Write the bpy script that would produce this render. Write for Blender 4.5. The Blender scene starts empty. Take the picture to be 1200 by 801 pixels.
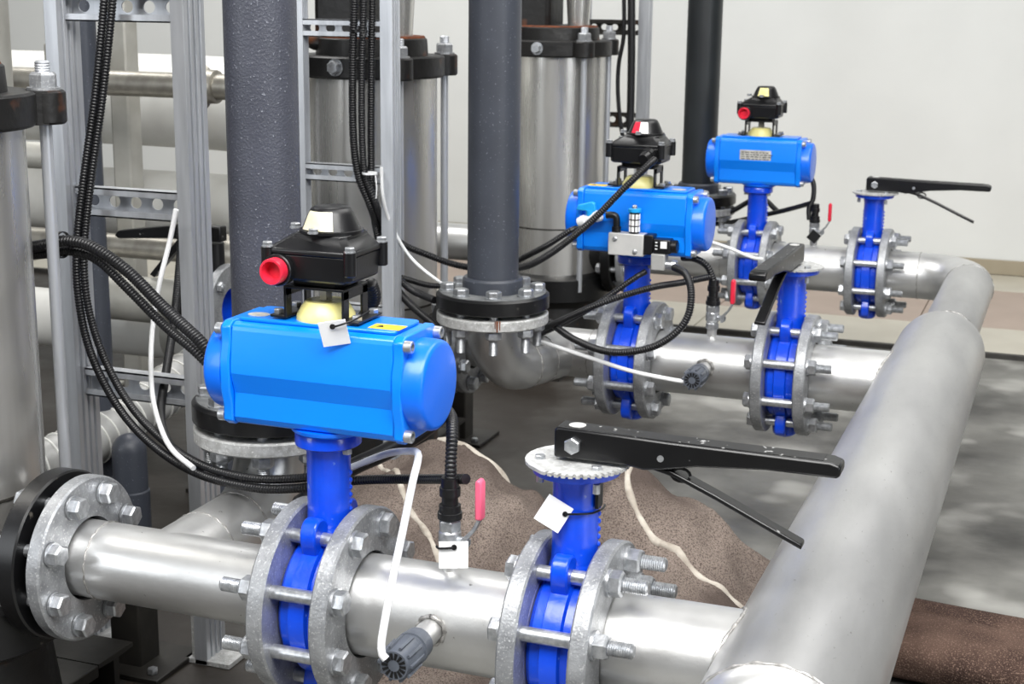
import bpy, bmesh, math, random
from mathutils import Vector, Matrix, noise

random.seed(7)
S = bpy.context.scene
COL = S.collection
PI = math.pi

# ------------------------------------------------------------------ camera
cam_data = bpy.data.cameras.new('camera')
cam_data.sensor_width = 36.0
cam_data.lens = 53.07
cam_data.clip_start = 0.02
cam_data.dof.use_dof = True
cam_data.dof.focus_distance = 1.72
cam_data.dof.aperture_fstop = 16.0
cam = bpy.data.objects.new('camera', cam_data)
COL.objects.link(cam)
yaw, pitch, roll = math.radians(-20.4347), math.radians(13.1459), math.radians(0.66995)
fw = Vector((math.sin(yaw) * math.cos(pitch), math.cos(yaw) * math.cos(pitch), -math.sin(pitch)))
rt = Vector((math.cos(yaw), -math.sin(yaw), 0.0))
up = rt.cross(fw)
rt2 = rt * math.cos(roll) + up * math.sin(roll)
up2 = -rt * math.sin(roll) + up * math.cos(roll)
M3 = Matrix((rt2, up2, -fw)).transposed()
cam.matrix_world = Matrix.Translation((0.21456, -1.43075, 0.97423)) @ M3.to_4x4()
S.camera = cam

# ------------------------------------------------------------------ light
world = bpy.data.worlds.new('room_light')
world.use_nodes = True
S.world = world
bg = world.node_tree.nodes['Background']
bg.inputs[0].default_value = (0.93, 0.965, 1.0, 1.0)
bg.inputs[1].default_value = 0.07


def area(name, loc, target, sx, sy, power, col=(1, 1, 1)):
    d = bpy.data.lights.new(name, 'AREA')
    d.shape = 'RECTANGLE'
    d.size, d.size_y = sx, sy
    d.energy = power
    d.color = col
    o = bpy.data.objects.new(name, d)
    COL.objects.link(o)
    o.location = loc
    o.rotation_euler = (Vector(target) - Vector(loc)).to_track_quat('-Z', 'Y').to_euler()
    return o


area('ceiling_lamp', (0.2, -1.3, 2.7), (-0.3, 0.3, 0.3), 3.0, 1.4, 158, (1.0, 0.99, 0.97))
area('ceiling_lamp', (0.5, 1.5, 2.9), (0.0, 1.5, 0), 3.0, 1.2, 46, (1.0, 0.99, 0.97))
area('ceiling_lamp', (-2.4, 1.9, 2.9), (-2.2, 2.6, 0.4), 2.4, 0.9, 56, (1.0, 0.99, 0.97))
area('added_streak_light', (-2.7, -2.6, 1.5), (-0.9, 0.8, 0.6), 0.9, 1.7, 24, (0.92, 0.96, 1.0))  # added area light, no known window; puts streaks on the pump sleeves
area('added_streak_light', (3.0, -1.2, 1.5), (-0.6, 0.8, 0.5), 0.9, 1.7, 26, (0.92, 0.96, 1.0))  # second added light from the right, also for the sleeve streaks

S.view_settings.view_transform = 'Standard'
S.view_settings.look = 'None'
S.view_settings.gamma = 1.0
S.view_settings.use_curve_mapping = False
S.view_settings.exposure = 0.22


# ------------------------------------------------------------------ materials
def srgb(r, g, b):
    f = lambda c: (c / 255 / 12.92) if c / 255 <= 0.04045 else ((c / 255 + 0.055) / 1.055) ** 2.4
    return (f(r), f(g), f(b), 1.0)


def mat(name, c1, c2=None, metal=0.0, rough=0.5, scale=20.0, lo=0.35, hi=0.65, bump=0.0, bscale=80.0,
        stretch=(1, 1, 1), speck=None, sscale=120.0, slo=0.62, shi=0.70, rvar=0.0, rust=None, rlo=0.60, rhi=0.72, rscale=14.0,
        coat=0.0, spec=0.5, detail=5.0):
    m = bpy.data.materials.new(name)
    m.use_nodes = True
    nt = m.node_tree
    b = nt.nodes['Principled BSDF']
    b.inputs['Metallic'].default_value = metal
    b.inputs['Roughness'].default_value = rough
    b.inputs['Specular IOR Level'].default_value = spec
    if coat:
        b.inputs['Coat Weight'].default_value = coat
        b.inputs['Coat Roughness'].default_value = 0.12
    tc = nt.nodes.new('ShaderNodeTexCoord')
    mp = nt.nodes.new('ShaderNodeMapping')
    mp.inputs['Scale'].default_value = stretch
    nt.links.new(tc.outputs['Object'], mp.inputs['Vector'])
    vec = mp.outputs['Vector']

    def nz(sc, det=5.0):
        n = nt.nodes.new('ShaderNodeTexNoise')
        n.inputs['Scale'].default_value = sc
        n.inputs['Detail'].default_value = det
        nt.links.new(vec, n.inputs['Vector'])
        return n.outputs['Fac']

    def ramp(fac, a, z):
        r = nt.nodes.new('ShaderNodeMapRange')
        r.inputs['From Min'].default_value = a
        r.inputs['From Max'].default_value = z
        nt.links.new(fac, r.inputs['Value'])
        return r.outputs['Result']

    def mix(fac, ca, cb):
        x = nt.nodes.new('ShaderNodeMix')
        x.data_type = 'RGBA'
        nt.links.new(fac, x.inputs[0])
        for i, c in ((6, ca), (7, cb)):
            if isinstance(c, tuple):
                x.inputs[i].default_value = c
            else:
                nt.links.new(c, x.inputs[i])
        return x.outputs[2]

    col = c1
    if c2:
        col = mix(ramp(nz(scale, detail), lo, hi), c1, c2)
    if speck:
        col = mix(ramp(nz(sscale, 2.0), slo, shi), col, speck)
    if rust:
        col = mix(ramp(nz(rscale, 6.0), rlo, rhi), col, rust)
    if isinstance(col, tuple):
        b.inputs['Base Color'].default_value = col
    else:
        nt.links.new(col, b.inputs['Base Color'])
    if rvar:
        r = nt.nodes.new('ShaderNodeMapRange')
        r.inputs['From Min'].default_value = 0.3
        r.inputs['From Max'].default_value = 0.7
        r.inputs['To Min'].default_value = rough - rvar
        r.inputs['To Max'].default_value = rough + rvar
        nt.links.new(nz(scale * 1.7), r.inputs['Value'])
        nt.links.new(r.outputs['Result'], b.inputs['Roughness'])
    if bump:
        bp = nt.nodes.new('ShaderNodeBump')
        bp.inputs['Strength'].default_value = bump
        bp.inputs['Distance'].default_value = 0.002
        nt.links.new(nz(bscale, 3.0), bp.inputs['Height'])
        nt.links.new(bp.outputs['Normal'], b.inputs['Normal'])
    return m


M = {}
M['steel'] = mat('brushed_stainless', srgb(222, 222, 221), srgb(190, 190, 189), 0.82, 0.38, 7, 0.3, 0.75, 0.10, 160,
                 speck=srgb(120, 118, 115), sscale=110, slo=0.735, shi=0.80, rvar=0.06)
M['header'] = mat('worn_stainless', srgb(206, 206, 205), srgb(172, 172, 173), 0.78, 0.40, 9, 0.3, 0.7, 0.15, 120,
                  stretch=(1.0, 0.3, 1.0), speck=srgb(130, 128, 125), sscale=240, slo=0.70, shi=0.82, rvar=0.08)
M['sleeve'] = mat('polished_stainless', srgb(226, 225, 221), srgb(196, 194, 190), 0.82, 0.28, 14, 0.3, 0.7, 0.05, 40,
                  stretch=(1, 1, 0.06), rvar=0.10)
M['weld'] = mat('weld_bead', srgb(196, 194, 192), srgb(140, 138, 135), 0.7, 0.42, 120, 0.35, 0.65, 0.6, 220)
M['galv'] = mat('galvanised', srgb(172, 174, 177), srgb(136, 138, 141), 0.55, 0.44, 45, 0.3, 0.7, 0.3, 260,
                speck=srgb(206, 207, 208), sscale=380, slo=0.58, shi=0.74)
M['galv_rough'] = mat('rough_galvanised', srgb(200, 201, 200), srgb(166, 166, 164), 0.3, 0.58, 90, 0.33, 0.66, 0.5, 220,
                      speck=srgb(224, 224, 223), sscale=260, slo=0.60, shi=0.72)
M['zinc'] = mat('zinc_bolt', srgb(200, 202, 205), srgb(168, 171, 175), 0.8, 0.36, 160, 0.35, 0.65, 0.15, 300)
M['strut'] = mat('strut_zinc', srgb(206, 209, 214), srgb(178, 181, 186), 0.6, 0.40, 60, 0.3, 0.7, 0.12, 90, stretch=(1, 1, 0.1))
M['blue'] = mat('actuator_blue', srgb(0, 132, 247), srgb(0, 124, 242), 0.0, 0.32, 8, 0.3, 0.7, 0.05, 120, coat=0.2)
M['cap_blue'] = mat('cap_blue', srgb(0, 114, 244), srgb(0, 106, 238), 0.0, 0.36, 8, 0.3, 0.7, 0.05, 120, coat=0.2)
M['vblue'] = mat('valve_blue', srgb(4, 78, 228), srgb(3, 64, 208), 0.0, 0.3, 30, 0.3, 0.7, 0.35, 90, coat=0.4,
                 speck=srgb(120, 150, 215), sscale=70, slo=0.72, shi=0.78)
M['black'] = mat('black_plastic', srgb(19, 19, 21), srgb(14, 14, 16), 0.0, 0.34, 30, 0.3, 0.7, 0.05, 200)
M['conduit'] = mat('conduit_black', srgb(24, 24, 27), srgb(17, 17, 19), 0.0, 0.40, 30)
M['lever'] = mat('lever_black', srgb(14, 14, 16), srgb(9, 9, 11), 0.0, 0.30, 30, speck=srgb(140, 140, 140), sscale=90, slo=0.69, shi=0.73,
                 bump=0.1, stretch=(0.6, 1, 1))
M['lever_worn'] = mat('lever_worn', srgb(26, 26, 27), srgb(16, 16, 17), 0.0, 0.42, 25, speck=srgb(150, 150, 150), sscale=110, slo=0.655, shi=0.70)
M['cast'] = mat('black_cast', srgb(24, 23, 22), srgb(16, 15, 15), 0.0, 0.45, 30, 0.3, 0.7, 0.5, 60, rust=srgb(92, 52, 26), rlo=0.62, rhi=0.74, rscale=16)
M['rubber'] = mat('black_flange', srgb(17, 17, 19), srgb(12, 12, 13), 0.0, 0.34, 20, 0.3, 0.7, 0.1, 60, speck=srgb(92, 88, 82), sscale=70, slo=0.70, shi=0.78)
M['pvc_black'] = mat('black_pvc', srgb(38, 42, 44), srgb(32, 35, 37), 0.0, 0.4, 12)
M['pvc'] = mat('grey_pvc', srgb(66, 70, 79), srgb(58, 61, 69), 0.0, 0.42, 12, 0.3, 0.7, 0.0, speck=srgb(120, 124, 134), sscale=300, slo=0.68, shi=0.74)
M['pvc_drop'] = mat('grey_pvc_droplets', srgb(72, 74, 84), srgb(62, 64, 73), 0.0, 0.40, 12, 0.3, 0.7, 0.5, 330, speck=srgb(128, 131, 140), sscale=330, slo=0.66, shi=0.72)
M['pvc_top'] = mat('dusty_flange_top', srgb(128, 130, 130), srgb(92, 94, 96), 0.0, 0.6, 40)
M['white'] = mat('white_tube', srgb(238, 239, 240), srgb(228, 229, 230), 0.0, 0.35, 10)
M['card'] = mat('white_card', srgb(250, 250, 250), None, 0.0, 0.5)
M['cream'] = mat('cream_label', srgb(230, 224, 158), srgb(224, 214, 132), 0.0, 0.35, 40)
M['pale'] = mat('pale_window', srgb(232, 228, 205), srgb(212, 202, 160), 0.0, 0.25, 25)
M['yellow'] = mat('yellow_label', srgb(238, 205, 60), None, 0.0, 0.45)
M['red'] = mat('red_plastic', srgb(222, 44, 70), srgb(212, 34, 58), 0.0, 0.35, 20)
M['pink'] = mat('pink_sleeve', srgb(235, 105, 135), srgb(228, 90, 122), 0.0, 0.4, 20)
M['cyan'] = mat('cyan_plastic', srgb(30, 160, 232), None, 0.0, 0.35)
M['alu'] = mat('aluminium', srgb(214, 213, 210), srgb(200, 200, 198), 0.3, 0.42, 30)
M['label'] = mat('metal_label', srgb(214, 212, 205), srgb(180, 178, 172), 0.2, 0.45, 90)
M['grey_plastic'] = mat('grey_plastic', srgb(92, 97, 106), srgb(76, 81, 90), 0.0, 0.42, 40)
M['wall'] = mat('white_wall', srgb(220, 222, 220), srgb(216, 218, 216), 0.0, 0.75, 4, bump=0.15, bscale=60)
M['concrete'] = None
M['tile_light'] = mat('light_tile', srgb(192, 187, 172), srgb(182, 176, 161), 0.0, 0.35, 6)
M['tile_brown'] = mat('brown_tile', srgb(168, 148, 134), srgb(158, 138, 124), 0.0, 0.35, 6)
M['base_tile'] = mat('baseboard_tile', srgb(160, 150, 130), srgb(150, 140, 120), 0.0, 0.4, 6)
M['grout'] = mat('grout', srgb(120, 114, 104), None, 0.0, 0.8)
M['edge'] = mat('step_edge', srgb(72, 70, 66), srgb(52, 50, 48), 0.2, 0.6, 20)
M['dark_steel'] = mat('dark_painted_steel', srgb(58, 56, 52), srgb(40, 38, 36), 0.3, 0.5, 18, 0.3, 0.7, 0.2, 60, rust=srgb(84, 58, 40), rlo=0.64, rhi=0.76)
M['pale_steel'] = mat('pale_steel', srgb(196, 195, 188), srgb(168, 166, 158), 0.35, 0.5, 12, 0.3, 0.7, 0.1, 60)
M['jacket'] = mat('white_jacket', srgb(232, 232, 227), srgb(218, 217, 212), 0.05, 0.5, 8)
M['hose'] = mat('grey_hose', srgb(178, 178, 176), srgb(150, 150, 148), 0.2, 0.45, 20)
M['brass'] = mat('dull_nickel', srgb(184, 180, 170), srgb(152, 148, 139), 0.7, 0.4, 30)
M['felt'] = mat('brown_felt', srgb(134, 122, 114), srgb(86, 76, 71), 0.0, 0.95, 6, 0.36, 0.64, 1.0, 420, speck=srgb(74, 65, 60), sscale=420, slo=0.44, shi=0.68, spec=0.1)
M['felt_red'] = mat('reddish_felt', srgb(104, 84, 74), srgb(64, 50, 45), 0.0, 0.95, 9, 0.35, 0.65, 1.0, 420, speck=srgb(130, 108, 96), sscale=460, slo=0.54, shi=0.68, spec=0.1)
M['felt_edge'] = mat('pale_felt_edge', srgb(196, 189, 178), srgb(158, 149, 138), 0.0, 0.9, 40, bump=0.6, bscale=150, spec=0.1)
M['rust'] = mat('rust', srgb(120, 62, 28), srgb(82, 42, 22), 0.0, 0.85, 60)


def concrete():
    m = mat('stained_concrete', srgb(132, 131, 126), srgb(92, 91, 87), 0.0, 0.5, 4.0, 0.34, 0.66, 0.5, 30,
            speck=srgb(168, 167, 162), sscale=5.5, slo=0.54, shi=0.70, rust=srgb(52, 51, 49), rlo=0.44, rhi=0.62, rscale=2.1, rvar=0.12, detail=9.0)
    return m


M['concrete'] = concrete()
# dirt and painted-in shade over the left pump bay: ragged brown-black concrete colour
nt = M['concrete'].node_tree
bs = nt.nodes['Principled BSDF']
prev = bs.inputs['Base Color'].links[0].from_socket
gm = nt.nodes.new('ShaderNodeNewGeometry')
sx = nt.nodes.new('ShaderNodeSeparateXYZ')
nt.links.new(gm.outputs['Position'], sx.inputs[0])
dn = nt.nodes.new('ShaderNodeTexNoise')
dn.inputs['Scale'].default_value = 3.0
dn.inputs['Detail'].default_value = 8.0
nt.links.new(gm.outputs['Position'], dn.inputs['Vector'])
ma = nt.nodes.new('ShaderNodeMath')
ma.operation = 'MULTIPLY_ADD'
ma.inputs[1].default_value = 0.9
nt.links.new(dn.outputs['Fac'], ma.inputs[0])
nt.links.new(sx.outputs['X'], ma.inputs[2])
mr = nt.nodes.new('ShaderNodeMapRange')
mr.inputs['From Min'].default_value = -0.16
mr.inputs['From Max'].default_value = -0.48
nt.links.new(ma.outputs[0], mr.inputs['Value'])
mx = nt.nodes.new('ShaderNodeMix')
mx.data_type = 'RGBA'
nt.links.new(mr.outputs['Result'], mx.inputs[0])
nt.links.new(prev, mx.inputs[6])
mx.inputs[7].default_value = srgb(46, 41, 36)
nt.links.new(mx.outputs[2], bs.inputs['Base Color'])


# ------------------------------------------------------------------ mesh helpers
class MB:
    def __init__(self):
        self.v, self.f = [], []

    def add(self, vs, fs):
        o = len(self.v)
        self.v += [tuple(p) for p in vs]
        self.f += [tuple(i + o for i in q) for q in fs]
        return self

    def box(self, c, s, rz=0.0, ry=0.0):
        R = Matrix.Rotation(rz, 3, 'Z') @ Matrix.Rotation(ry, 3, 'Y')
        c = Vector(c)
        h = Vector(s) * 0.5
        vs = [c + R @ Vector((sx * h.x, sy * h.y, sz * h.z)) for sx in (-1, 1) for sy in (-1, 1) for sz in (-1, 1)]
        return self.add(vs, [(0, 1, 3, 2), (4, 6, 7, 5), (0, 4, 5, 1), (2, 3, 7, 6), (0, 2, 6, 4), (1, 5, 7, 3)])

    def lathe(self, p, axis, prof, n=24, a0=0.0, a1=None, ref=None):
        ax = Vector(axis).normalized()
        if ref is None:
            ref = Vector((0, 0, 1)) if abs(ax.z) < 0.9 else Vector((1, 0, 0))
        e1 = (Vector(ref) - ax * ax.dot(Vector(ref))).normalized()
        e2 = ax.cross(e1)
        p = Vector(p)
        full = a1 is None
        cnt = n if full else n + 1
        vs = []
        for t, r in prof:
            for k in range(cnt):
                a = a0 + (2 * PI if full else (a1 - a0)) * k / n
                vs.append(p + ax * t + (e1 * math.cos(a) + e2 * math.sin(a)) * r)
        fs = []
        for i in range(len(prof) - 1):
            for k in range(n):
                k2 = (k + 1) % cnt
                fs.append((i * cnt + k, i * cnt + k2, (i + 1) * cnt + k2, (i + 1) * cnt + k))
        if full and prof[0][1] > 1e-6:
            pass
        return self.add(vs, fs)

    def ring(self, p, axis, prof, n=24):
        """closed profile revolved (a solid ring)"""
        return self.lathe(p, axis, list(prof) + [prof[0]], n)

    def cyl(self, p0, p1, r0, r1=None, n=20, ref=None):
        p0, p1 = Vector(p0), Vector(p1)
        r1 = r0 if r1 is None else r1
        L = (p1 - p0).length
        return self.solid(p0, p1 - p0, [(0, r0), (L, r1)], n, ref)

    def solid(self, p, axis, prof, n=24, ref=None):
        """open profile revolved, ends closed with caps"""
        o = len(self.v)
        self.lathe(p, axis, prof, n, ref=ref)
        m = len(prof)
        self.f.append(tuple(o + k for k in reversed(range(n))))
        self.f.append(tuple(o + (m - 1) * n + k for k in range(n)))
        return self

    def sweep(self, pts, rad, n=10, cap=True):
        pts = [Vector(p) for p in pts]
        N = len(pts)
        tang = [(pts[min(i + 1, N - 1)] - pts[max(i - 1, 0)]).normalized() for i in range(N)]
        e = Vector((0, 0, 1)) if abs(tang[0].z) < 0.9 else Vector((1, 0, 0))
        e = (e - tang[0] * e.dot(tang[0])).normalized()
        vs = []
        for i in range(N):
            e = (e - tang[i] * e.dot(tang[i])).normalized()
            b = tang[i].cross(e)
            r = rad(i) if callable(rad) else rad
            for k in range(n):
                a = 2 * PI * k / n
                vs.append(pts[i] + (e * math.cos(a) + b * math.sin(a)) * r)
        fs = [(i * n + k, i * n + (k + 1) % n, (i + 1) * n + (k + 1) % n, (i + 1) * n + k) for i in range(N - 1) for k in range(n)]
        if cap:
            fs.append(tuple(reversed(range(n))))
            fs.append(tuple((N - 1) * n + k for k in range(n)))
        return self.add(vs, fs)

    def prism(self, poly, origin, u, v, w, t0, t1):
        """polygon (a,b) in axes u,v, extruded along w"""
        origin, u, v, w = Vector(origin), Vector(u), Vector(v), Vector(w)
        n = len(poly)
        vs = [origin + u * a + v * b + w * t for t in (t0, t1) for a, b in poly]
        fs = [(k, (k + 1) % n, n + (k + 1) % n, n + k) for k in range(n)]
        fs.append(tuple(reversed(range(n))))
        fs.append(tuple(range(n, 2 * n)))
        return self.add(vs, fs)

    def mesh(self, name, material, angle=35):
        me = bpy.data.meshes.new(name)
        me.from_pydata(self.v, [], self.f)
        bm = bmesh.new()
        bm.from_mesh(me)
        bmesh.ops.recalc_face_normals(bm, faces=bm.faces)
        bm.to_mesh(me)
        bm.free()
        for p in me.polygons:
            p.use_smooth = True
        me.set_sharp_from_angle(angle=math.radians(angle))
        me.materials.append(M[material])
        return me

    def build(self, name, material, parent=None, bevel=0.0, angle=35, loc=None):
        return link(name, self.mesh(name, material, angle), parent, bevel, loc)


def link(name, me, parent=None, bevel=0.0, loc=None):
    o = bpy.data.objects.new(name, me)
    COL.objects.link(o)
    if parent:
        o.parent = parent
    if loc is not None:
        o.location = loc
    if bevel:
        b = o.modifiers.new('bevel', 'BEVEL')
        b.width = bevel
        b.segments = 2
        b.limit_method = 'ANGLE'
        b.angle_limit = math.radians(40)
    return o


def tag(o, label=None, cat=None, group=None, kind=None):
    if label:
        o['label'] = label
    if cat:
        o['category'] = cat
    if group:
        o['group'] = group
    if kind:
        o['kind'] = kind
    return o


def thing(name, loc, label, cat, group=None):
    o = bpy.data.objects.new(name, None)
    o.empty_display_size = 0.05
    COL.objects.link(o)
    o.location = loc
    return tag(o, label, cat, group)


def spline(pts, step=0.004):
    """Catmull-Rom through pts, resampled at even spacing"""
    P = [Vector(p) for p in pts]
    P = [P[0] * 2 - P[1]] + P + [P[-1] * 2 - P[-2]]
    dense = []
    for i in range(1, len(P) - 2):
        a, b, c, d = P[i - 1], P[i], P[i + 1], P[i + 2]
        for k in range(24):
            t = k / 24
            dense.append(0.5 * ((2 * b) + (c - a) * t + (2 * a - 5 * b + 4 * c - d) * t * t + (3 * b - a - 3 * c + d) * t ** 3))
    dense.append(P[-2])
    out = [dense[0]]
    acc = 0.0
    for i in range(1, len(dense)):
        seg = (dense[i] - dense[i - 1]).length
        while seg > 1e-9 and acc + seg >= step:
            t = (step - acc) / seg
            q = dense[i - 1].lerp(dense[i], t)
            out.append(q)
            dense[i - 1] = q
            seg = (dense[i] - q).length
            acc = 0.0
        acc += seg
    return out


X3, Y3, Z3 = Vector((1, 0, 0)), Vector((0, 1, 0)), Vector((0, 0, 1))
AX = 0.30                         # height of the pipe axes above the floor
YA, YB, YC = 0.0, 1.2406, 2.3457  # the three pump lines

# ------------------------------------------------------------------ setting
TILE_Y = (2.83, 3.159, 3.767, 4.084)
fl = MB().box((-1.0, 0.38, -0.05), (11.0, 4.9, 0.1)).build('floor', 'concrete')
tag(fl, 'stained grey concrete floor under the pipework', None, None, 'structure')
tb = MB().box((-1.0, 3.46, -0.045), (11.0, 1.26, 0.1)).build('floor', 'grout')
tag(tb, 'tiled strip of floor along the back wall', None, None, 'structure')
tile_me = {}
for (y0, y1, mt) in ((TILE_Y[0], TILE_Y[1], 'tile_light'), (TILE_Y[1], TILE_Y[2], 'tile_brown'), (TILE_Y[2], TILE_Y[3], 'tile_light')):
    w, g = 0.608, 0.003
    key = (round(y1 - y0, 3), mt)
    me = MB().box((0, 0, 0), (w - g, y1 - y0 - g, 0.010)).mesh('tile', mt)
    off = 0.11
    for i in range(-5, 4):
        o = link('tile', me, tb, 0.0008, (off + w * i, (y0 + y1) / 2, 0.009))
ed = MB().box((-1.0, 2.822, 0.004), (11.0, 0.016, 0.022)).build('trim_1', 'edge', None, 0.002)
tag(ed, 'dark edge strip between concrete and tiles', None, None, 'structure')
wl = MB().box((-1.0, 4.16, 1.55), (11.0, 0.15, 3.2)).build('wall_back', 'wall')
tag(wl, 'plain white plastered back wall', None, None, 'structure')
bb_root = MB().box((-1.0, 4.086, 0.03), (11.0, 0.004, 0.05)).build('baseboard_back', 'grout')
tag(bb_root, 'beige tile baseboard along the white wall', None, None, 'structure')
bme = MB().box((0, 0, 0), (0.605, 0.010, 0.052)).mesh('baseboard_tile', 'base_tile')
for i in range(-5, 4):
    link('baseboard_tile', bme, bb_root, 0.002, (0.11 + 0.608 * i, 4.079, 0.041))

# ------------------------------------------------------------------ shared fasteners
def thread_prof(x0, x1, r, pitch=0.0022):
    n = max(3, int((x1 - x0) / pitch))
    out = []
    for i in range(n):
        a = x0 + (x1 - x0) * i / n
        b = x0 + (x1 - x0) * (i + 0.5) / n
        out += [(a, r * 0.9), (b, r)]
    out.append((x1, r * 0.86))
    return out


def hexhead(mb, p, axis, af, h, ref=None):
    R = af / math.sqrt(3)
    return mb.solid(p, axis, [(0, R * 0.97), (h * 0.12, R), (h * 0.82, R), (h, R * 0.86)], 6, ref)


BOLT_V = MB()                      # valve bolt along +X: head at -X, thread at +X
hexhead(BOLT_V, (-0.051, 0, 0), (-1, 0, 0), 0.024, 0.011)
BOLT_V.solid((-0.051, 0, 0), X3, [(0, 0.008), (0.106, 0.008)] + thread_prof(0.108, 0.141, 0.0082) + [(0.142, 0.006)], 14)
BOLT_V = BOLT_V.mesh('bolt', 'zinc', 30)
NUT_V = hexhead(MB(), (0.051, 0, 0), X3, 0.0245, 0.0135).mesh('nut', 'zinc', 30)
WASH_V = MB().ring((0.048, 0, 0), X3, [(0, 0.0085), (0, 0.0152), (0.003, 0.0152), (0.003, 0.0085)], 20).mesh('washer', 'zinc', 30)


def bolts(parent, R, side, centre=(0, 0, 0), phase=22.5, n=8):
    for k in range(n):
        a = math.radians(phase + 360 / n * k)
        b = link('bolt', BOLT_V, parent, 0, (centre[0], centre[1] + R * math.sin(a), centre[2] + R * math.cos(a)))
        b.rotation_euler = (random.uniform(0, PI), 0, 0 if side > 0 else PI)
        link('nut', NUT_V, b)
        link('washer', WASH_V, b)
        link('washer', WASH_V, b, 0, (-0.099, 0, 0))


def flange_prof(t0, t1, ri, ro):
    c = 0.0022
    return [(t0, ri), (t0, ro - c), (t0 + c, ro), (t1 - c, ro), (t1, ro - c), (t1, ri)]


def flange(parent, x, ri=0.0605, ro=0.11, mat_='galv', t=0.020, name='flange'):
    return MB().ring((x, 0, 0), X3, flange_prof(0, t, ri, ro), 64).build(name, mat_, parent, 0, 30)


def weld(parent, p, axis, r, w=0.0028):
    m = MB()
    ax = Vector(axis).normalized()
    n = 56 if r > 0.02 else 28
    ref = Vector((0, 0, 1)) if abs(ax.z) < 0.9 else Vector((1, 0, 0))
    e1 = (ref - ax * ax.dot(ref)).normalized()
    e2 = ax.cross(e1)
    pts = []
    for k in range(n + 1):
        a = 2 * PI * k / n
        rr = r + 0.0002 + (0.0006 if r > 0.02 else 0.0002) * math.sin(k * 2.7)
        pts.append(Vector(p) + (e1 * math.cos(a) + e2 * math.sin(a)) * rr + ax * 0.0007 * math.sin(k * 1.9))
    m.sweep(pts, lambda i: w * (0.75 + 0.25 * math.sin(i * 2.1)), 6, False)
    return m.build('weld_seam', 'weld', parent, 0, 60)


def arc(c, u, v, R, a0, a1, n=14):
    return [Vector(c) + Vector(u) * R * math.cos(a0 + (a1 - a0) * i / n) + Vector(v) * R * math.sin(a0 + (a1 - a0) * i / n) for i in range(n + 1)]


RB = 0.057      # branch pipe radius
RS = 0.0465     # smaller pump-side pipe radius
V1, V2 = -0.534, -0.245
LINES = [('near', YA), ('middle', YB), ('far', YC)]

# ------------------------------------------------------------------ header manifold
RH = 0.0837
hd = thing('header_manifold', (0, YB, AX), 'thick stainless header pipe running from foreground to far elbow with three welded branches', 'pipe')
hd_y = lambda y: y - YB
MB().lathe((0, hd_y(-0.165), 0), Y3, [(0, RH), (1.66, RH)], 72).build('header_run', 'header', hd)
cap_prof = [(0, RH)]
for i in range(1, 11):
    a = PI / 2 * i / 10
    cap_prof.append((0.052 * math.sin(a), max(RH * math.cos(a), 0.0004)))
MB().lathe((0, hd_y(-0.165), 0), -Y3, cap_prof, 64).build('end_cap', 'steel', hd, 0, 60)
weld(hd, (0, hd_y(-0.165), 0), Y3, RH, 0.0024)
MB().lathe((0, hd_y(1.495), 0), Y3, [(0, RH), (0.03, RH * 0.97), (0.11, RB * 1.06), (0.15, RB)], 56).build('reducer', 'header', hd)
weld(hd, (0, hd_y(1.645), 0), Y3, RB, 0.002)
bend = 0.125
MB().lathe((0, hd_y(1.645), 0), Y3, [(0, RB), (YC - bend - 1.645, RB)], 48).build('pipe_run', 'header', hd)
MB().sweep(arc((-bend, hd_y(YC - bend), 0), X3, Y3, bend, 0, PI / 2, 20), RB, 48, False).build('elbow', 'steel', hd, 0, 60)
weld(hd, (0, hd_y(YC - bend), 0), Y3, RB, 0.0015)
for nm, y in LINES:
    x1 = -bend if y == YC else -0.02
    MB().lathe((-0.2168, hd_y(y), 0), X3, [(0, RB), (x1 + 0.2168, RB)], 56).build('branch_pipe', 'steel', hd)
    f = MB().ring((-0.217, hd_y(y), 0), X3, flange_prof(0, 0.020, 0.0605, 0.11), 64).build('flange', 'galv', hd, 0, 30)
    MB().ring((-0.2168, hd_y(y), 0), X3, [(-0.0018, 0.052), (-0.0018, 0.078), (0.004, 0.078), (0.004, 0.052)], 40).build('stub_end', 'steel', hd)
    if y != YC:
        m = MB()
        pts = []
        for k in range(61):       # saddle weld where the branch meets the header
            a = 2 * PI * k / 60
            yy, zz = RB * math.cos(a), RB * math.sin(a)
            pts.append(Vector((-math.sqrt(RH * RH - zz * zz) - 0.001, hd_y(y) + yy * 1.01, zz * 1.01)))
        m.sweep(pts, lambda i: 0.0028 * (0.75 + 0.25 * math.sin(i * 2.1)), 6, False).build('weld_seam', 'weld', hd, 0, 60)
    else:
        weld(hd, (-bend, hd_y(y), 0), X3, RB, 0.0015)

# ------------------------------------------------------------------ pipe spools
def mid_spool(nm, y, lab):
    t = thing('pipe_spool', (-0.39, y, AX), lab, 'pipe', 'short pipe spools between the paired valves')
    o = 0.39
    MB().lathe((-0.5058 + o, 0, 0), X3, [(0, RB), (0.2326, RB)], 56).build('pipe', 'steel', t)
    flange(t, -0.506 + o)
    flange(t, -0.293 + o)
    for x in (-0.5058, -0.2774):
        MB().ring((x + o, 0, 0), X3, [(0.0, 0.052), (0.0, 0.078), (0.0045, 0.078), (0.0045, 0.052)], 40).build('stub_end', 'steel', t)
    gx = -0.386 + o
    MB().cyl((gx, -0.050, 0.008), (gx, -0.086, 0.008), 0.0135, n=24).build('threaded_socket', 'steel', t)
    weld(t, (gx, -0.0565, 0.008), Y3, 0.0155, 0.0032)
    MB().solid((gx - 0.002, 0, 0.05), Z3, [(0, 0.009), (0.022, 0.009)], 16).build('nipple', 'steel', t)
    return t


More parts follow.
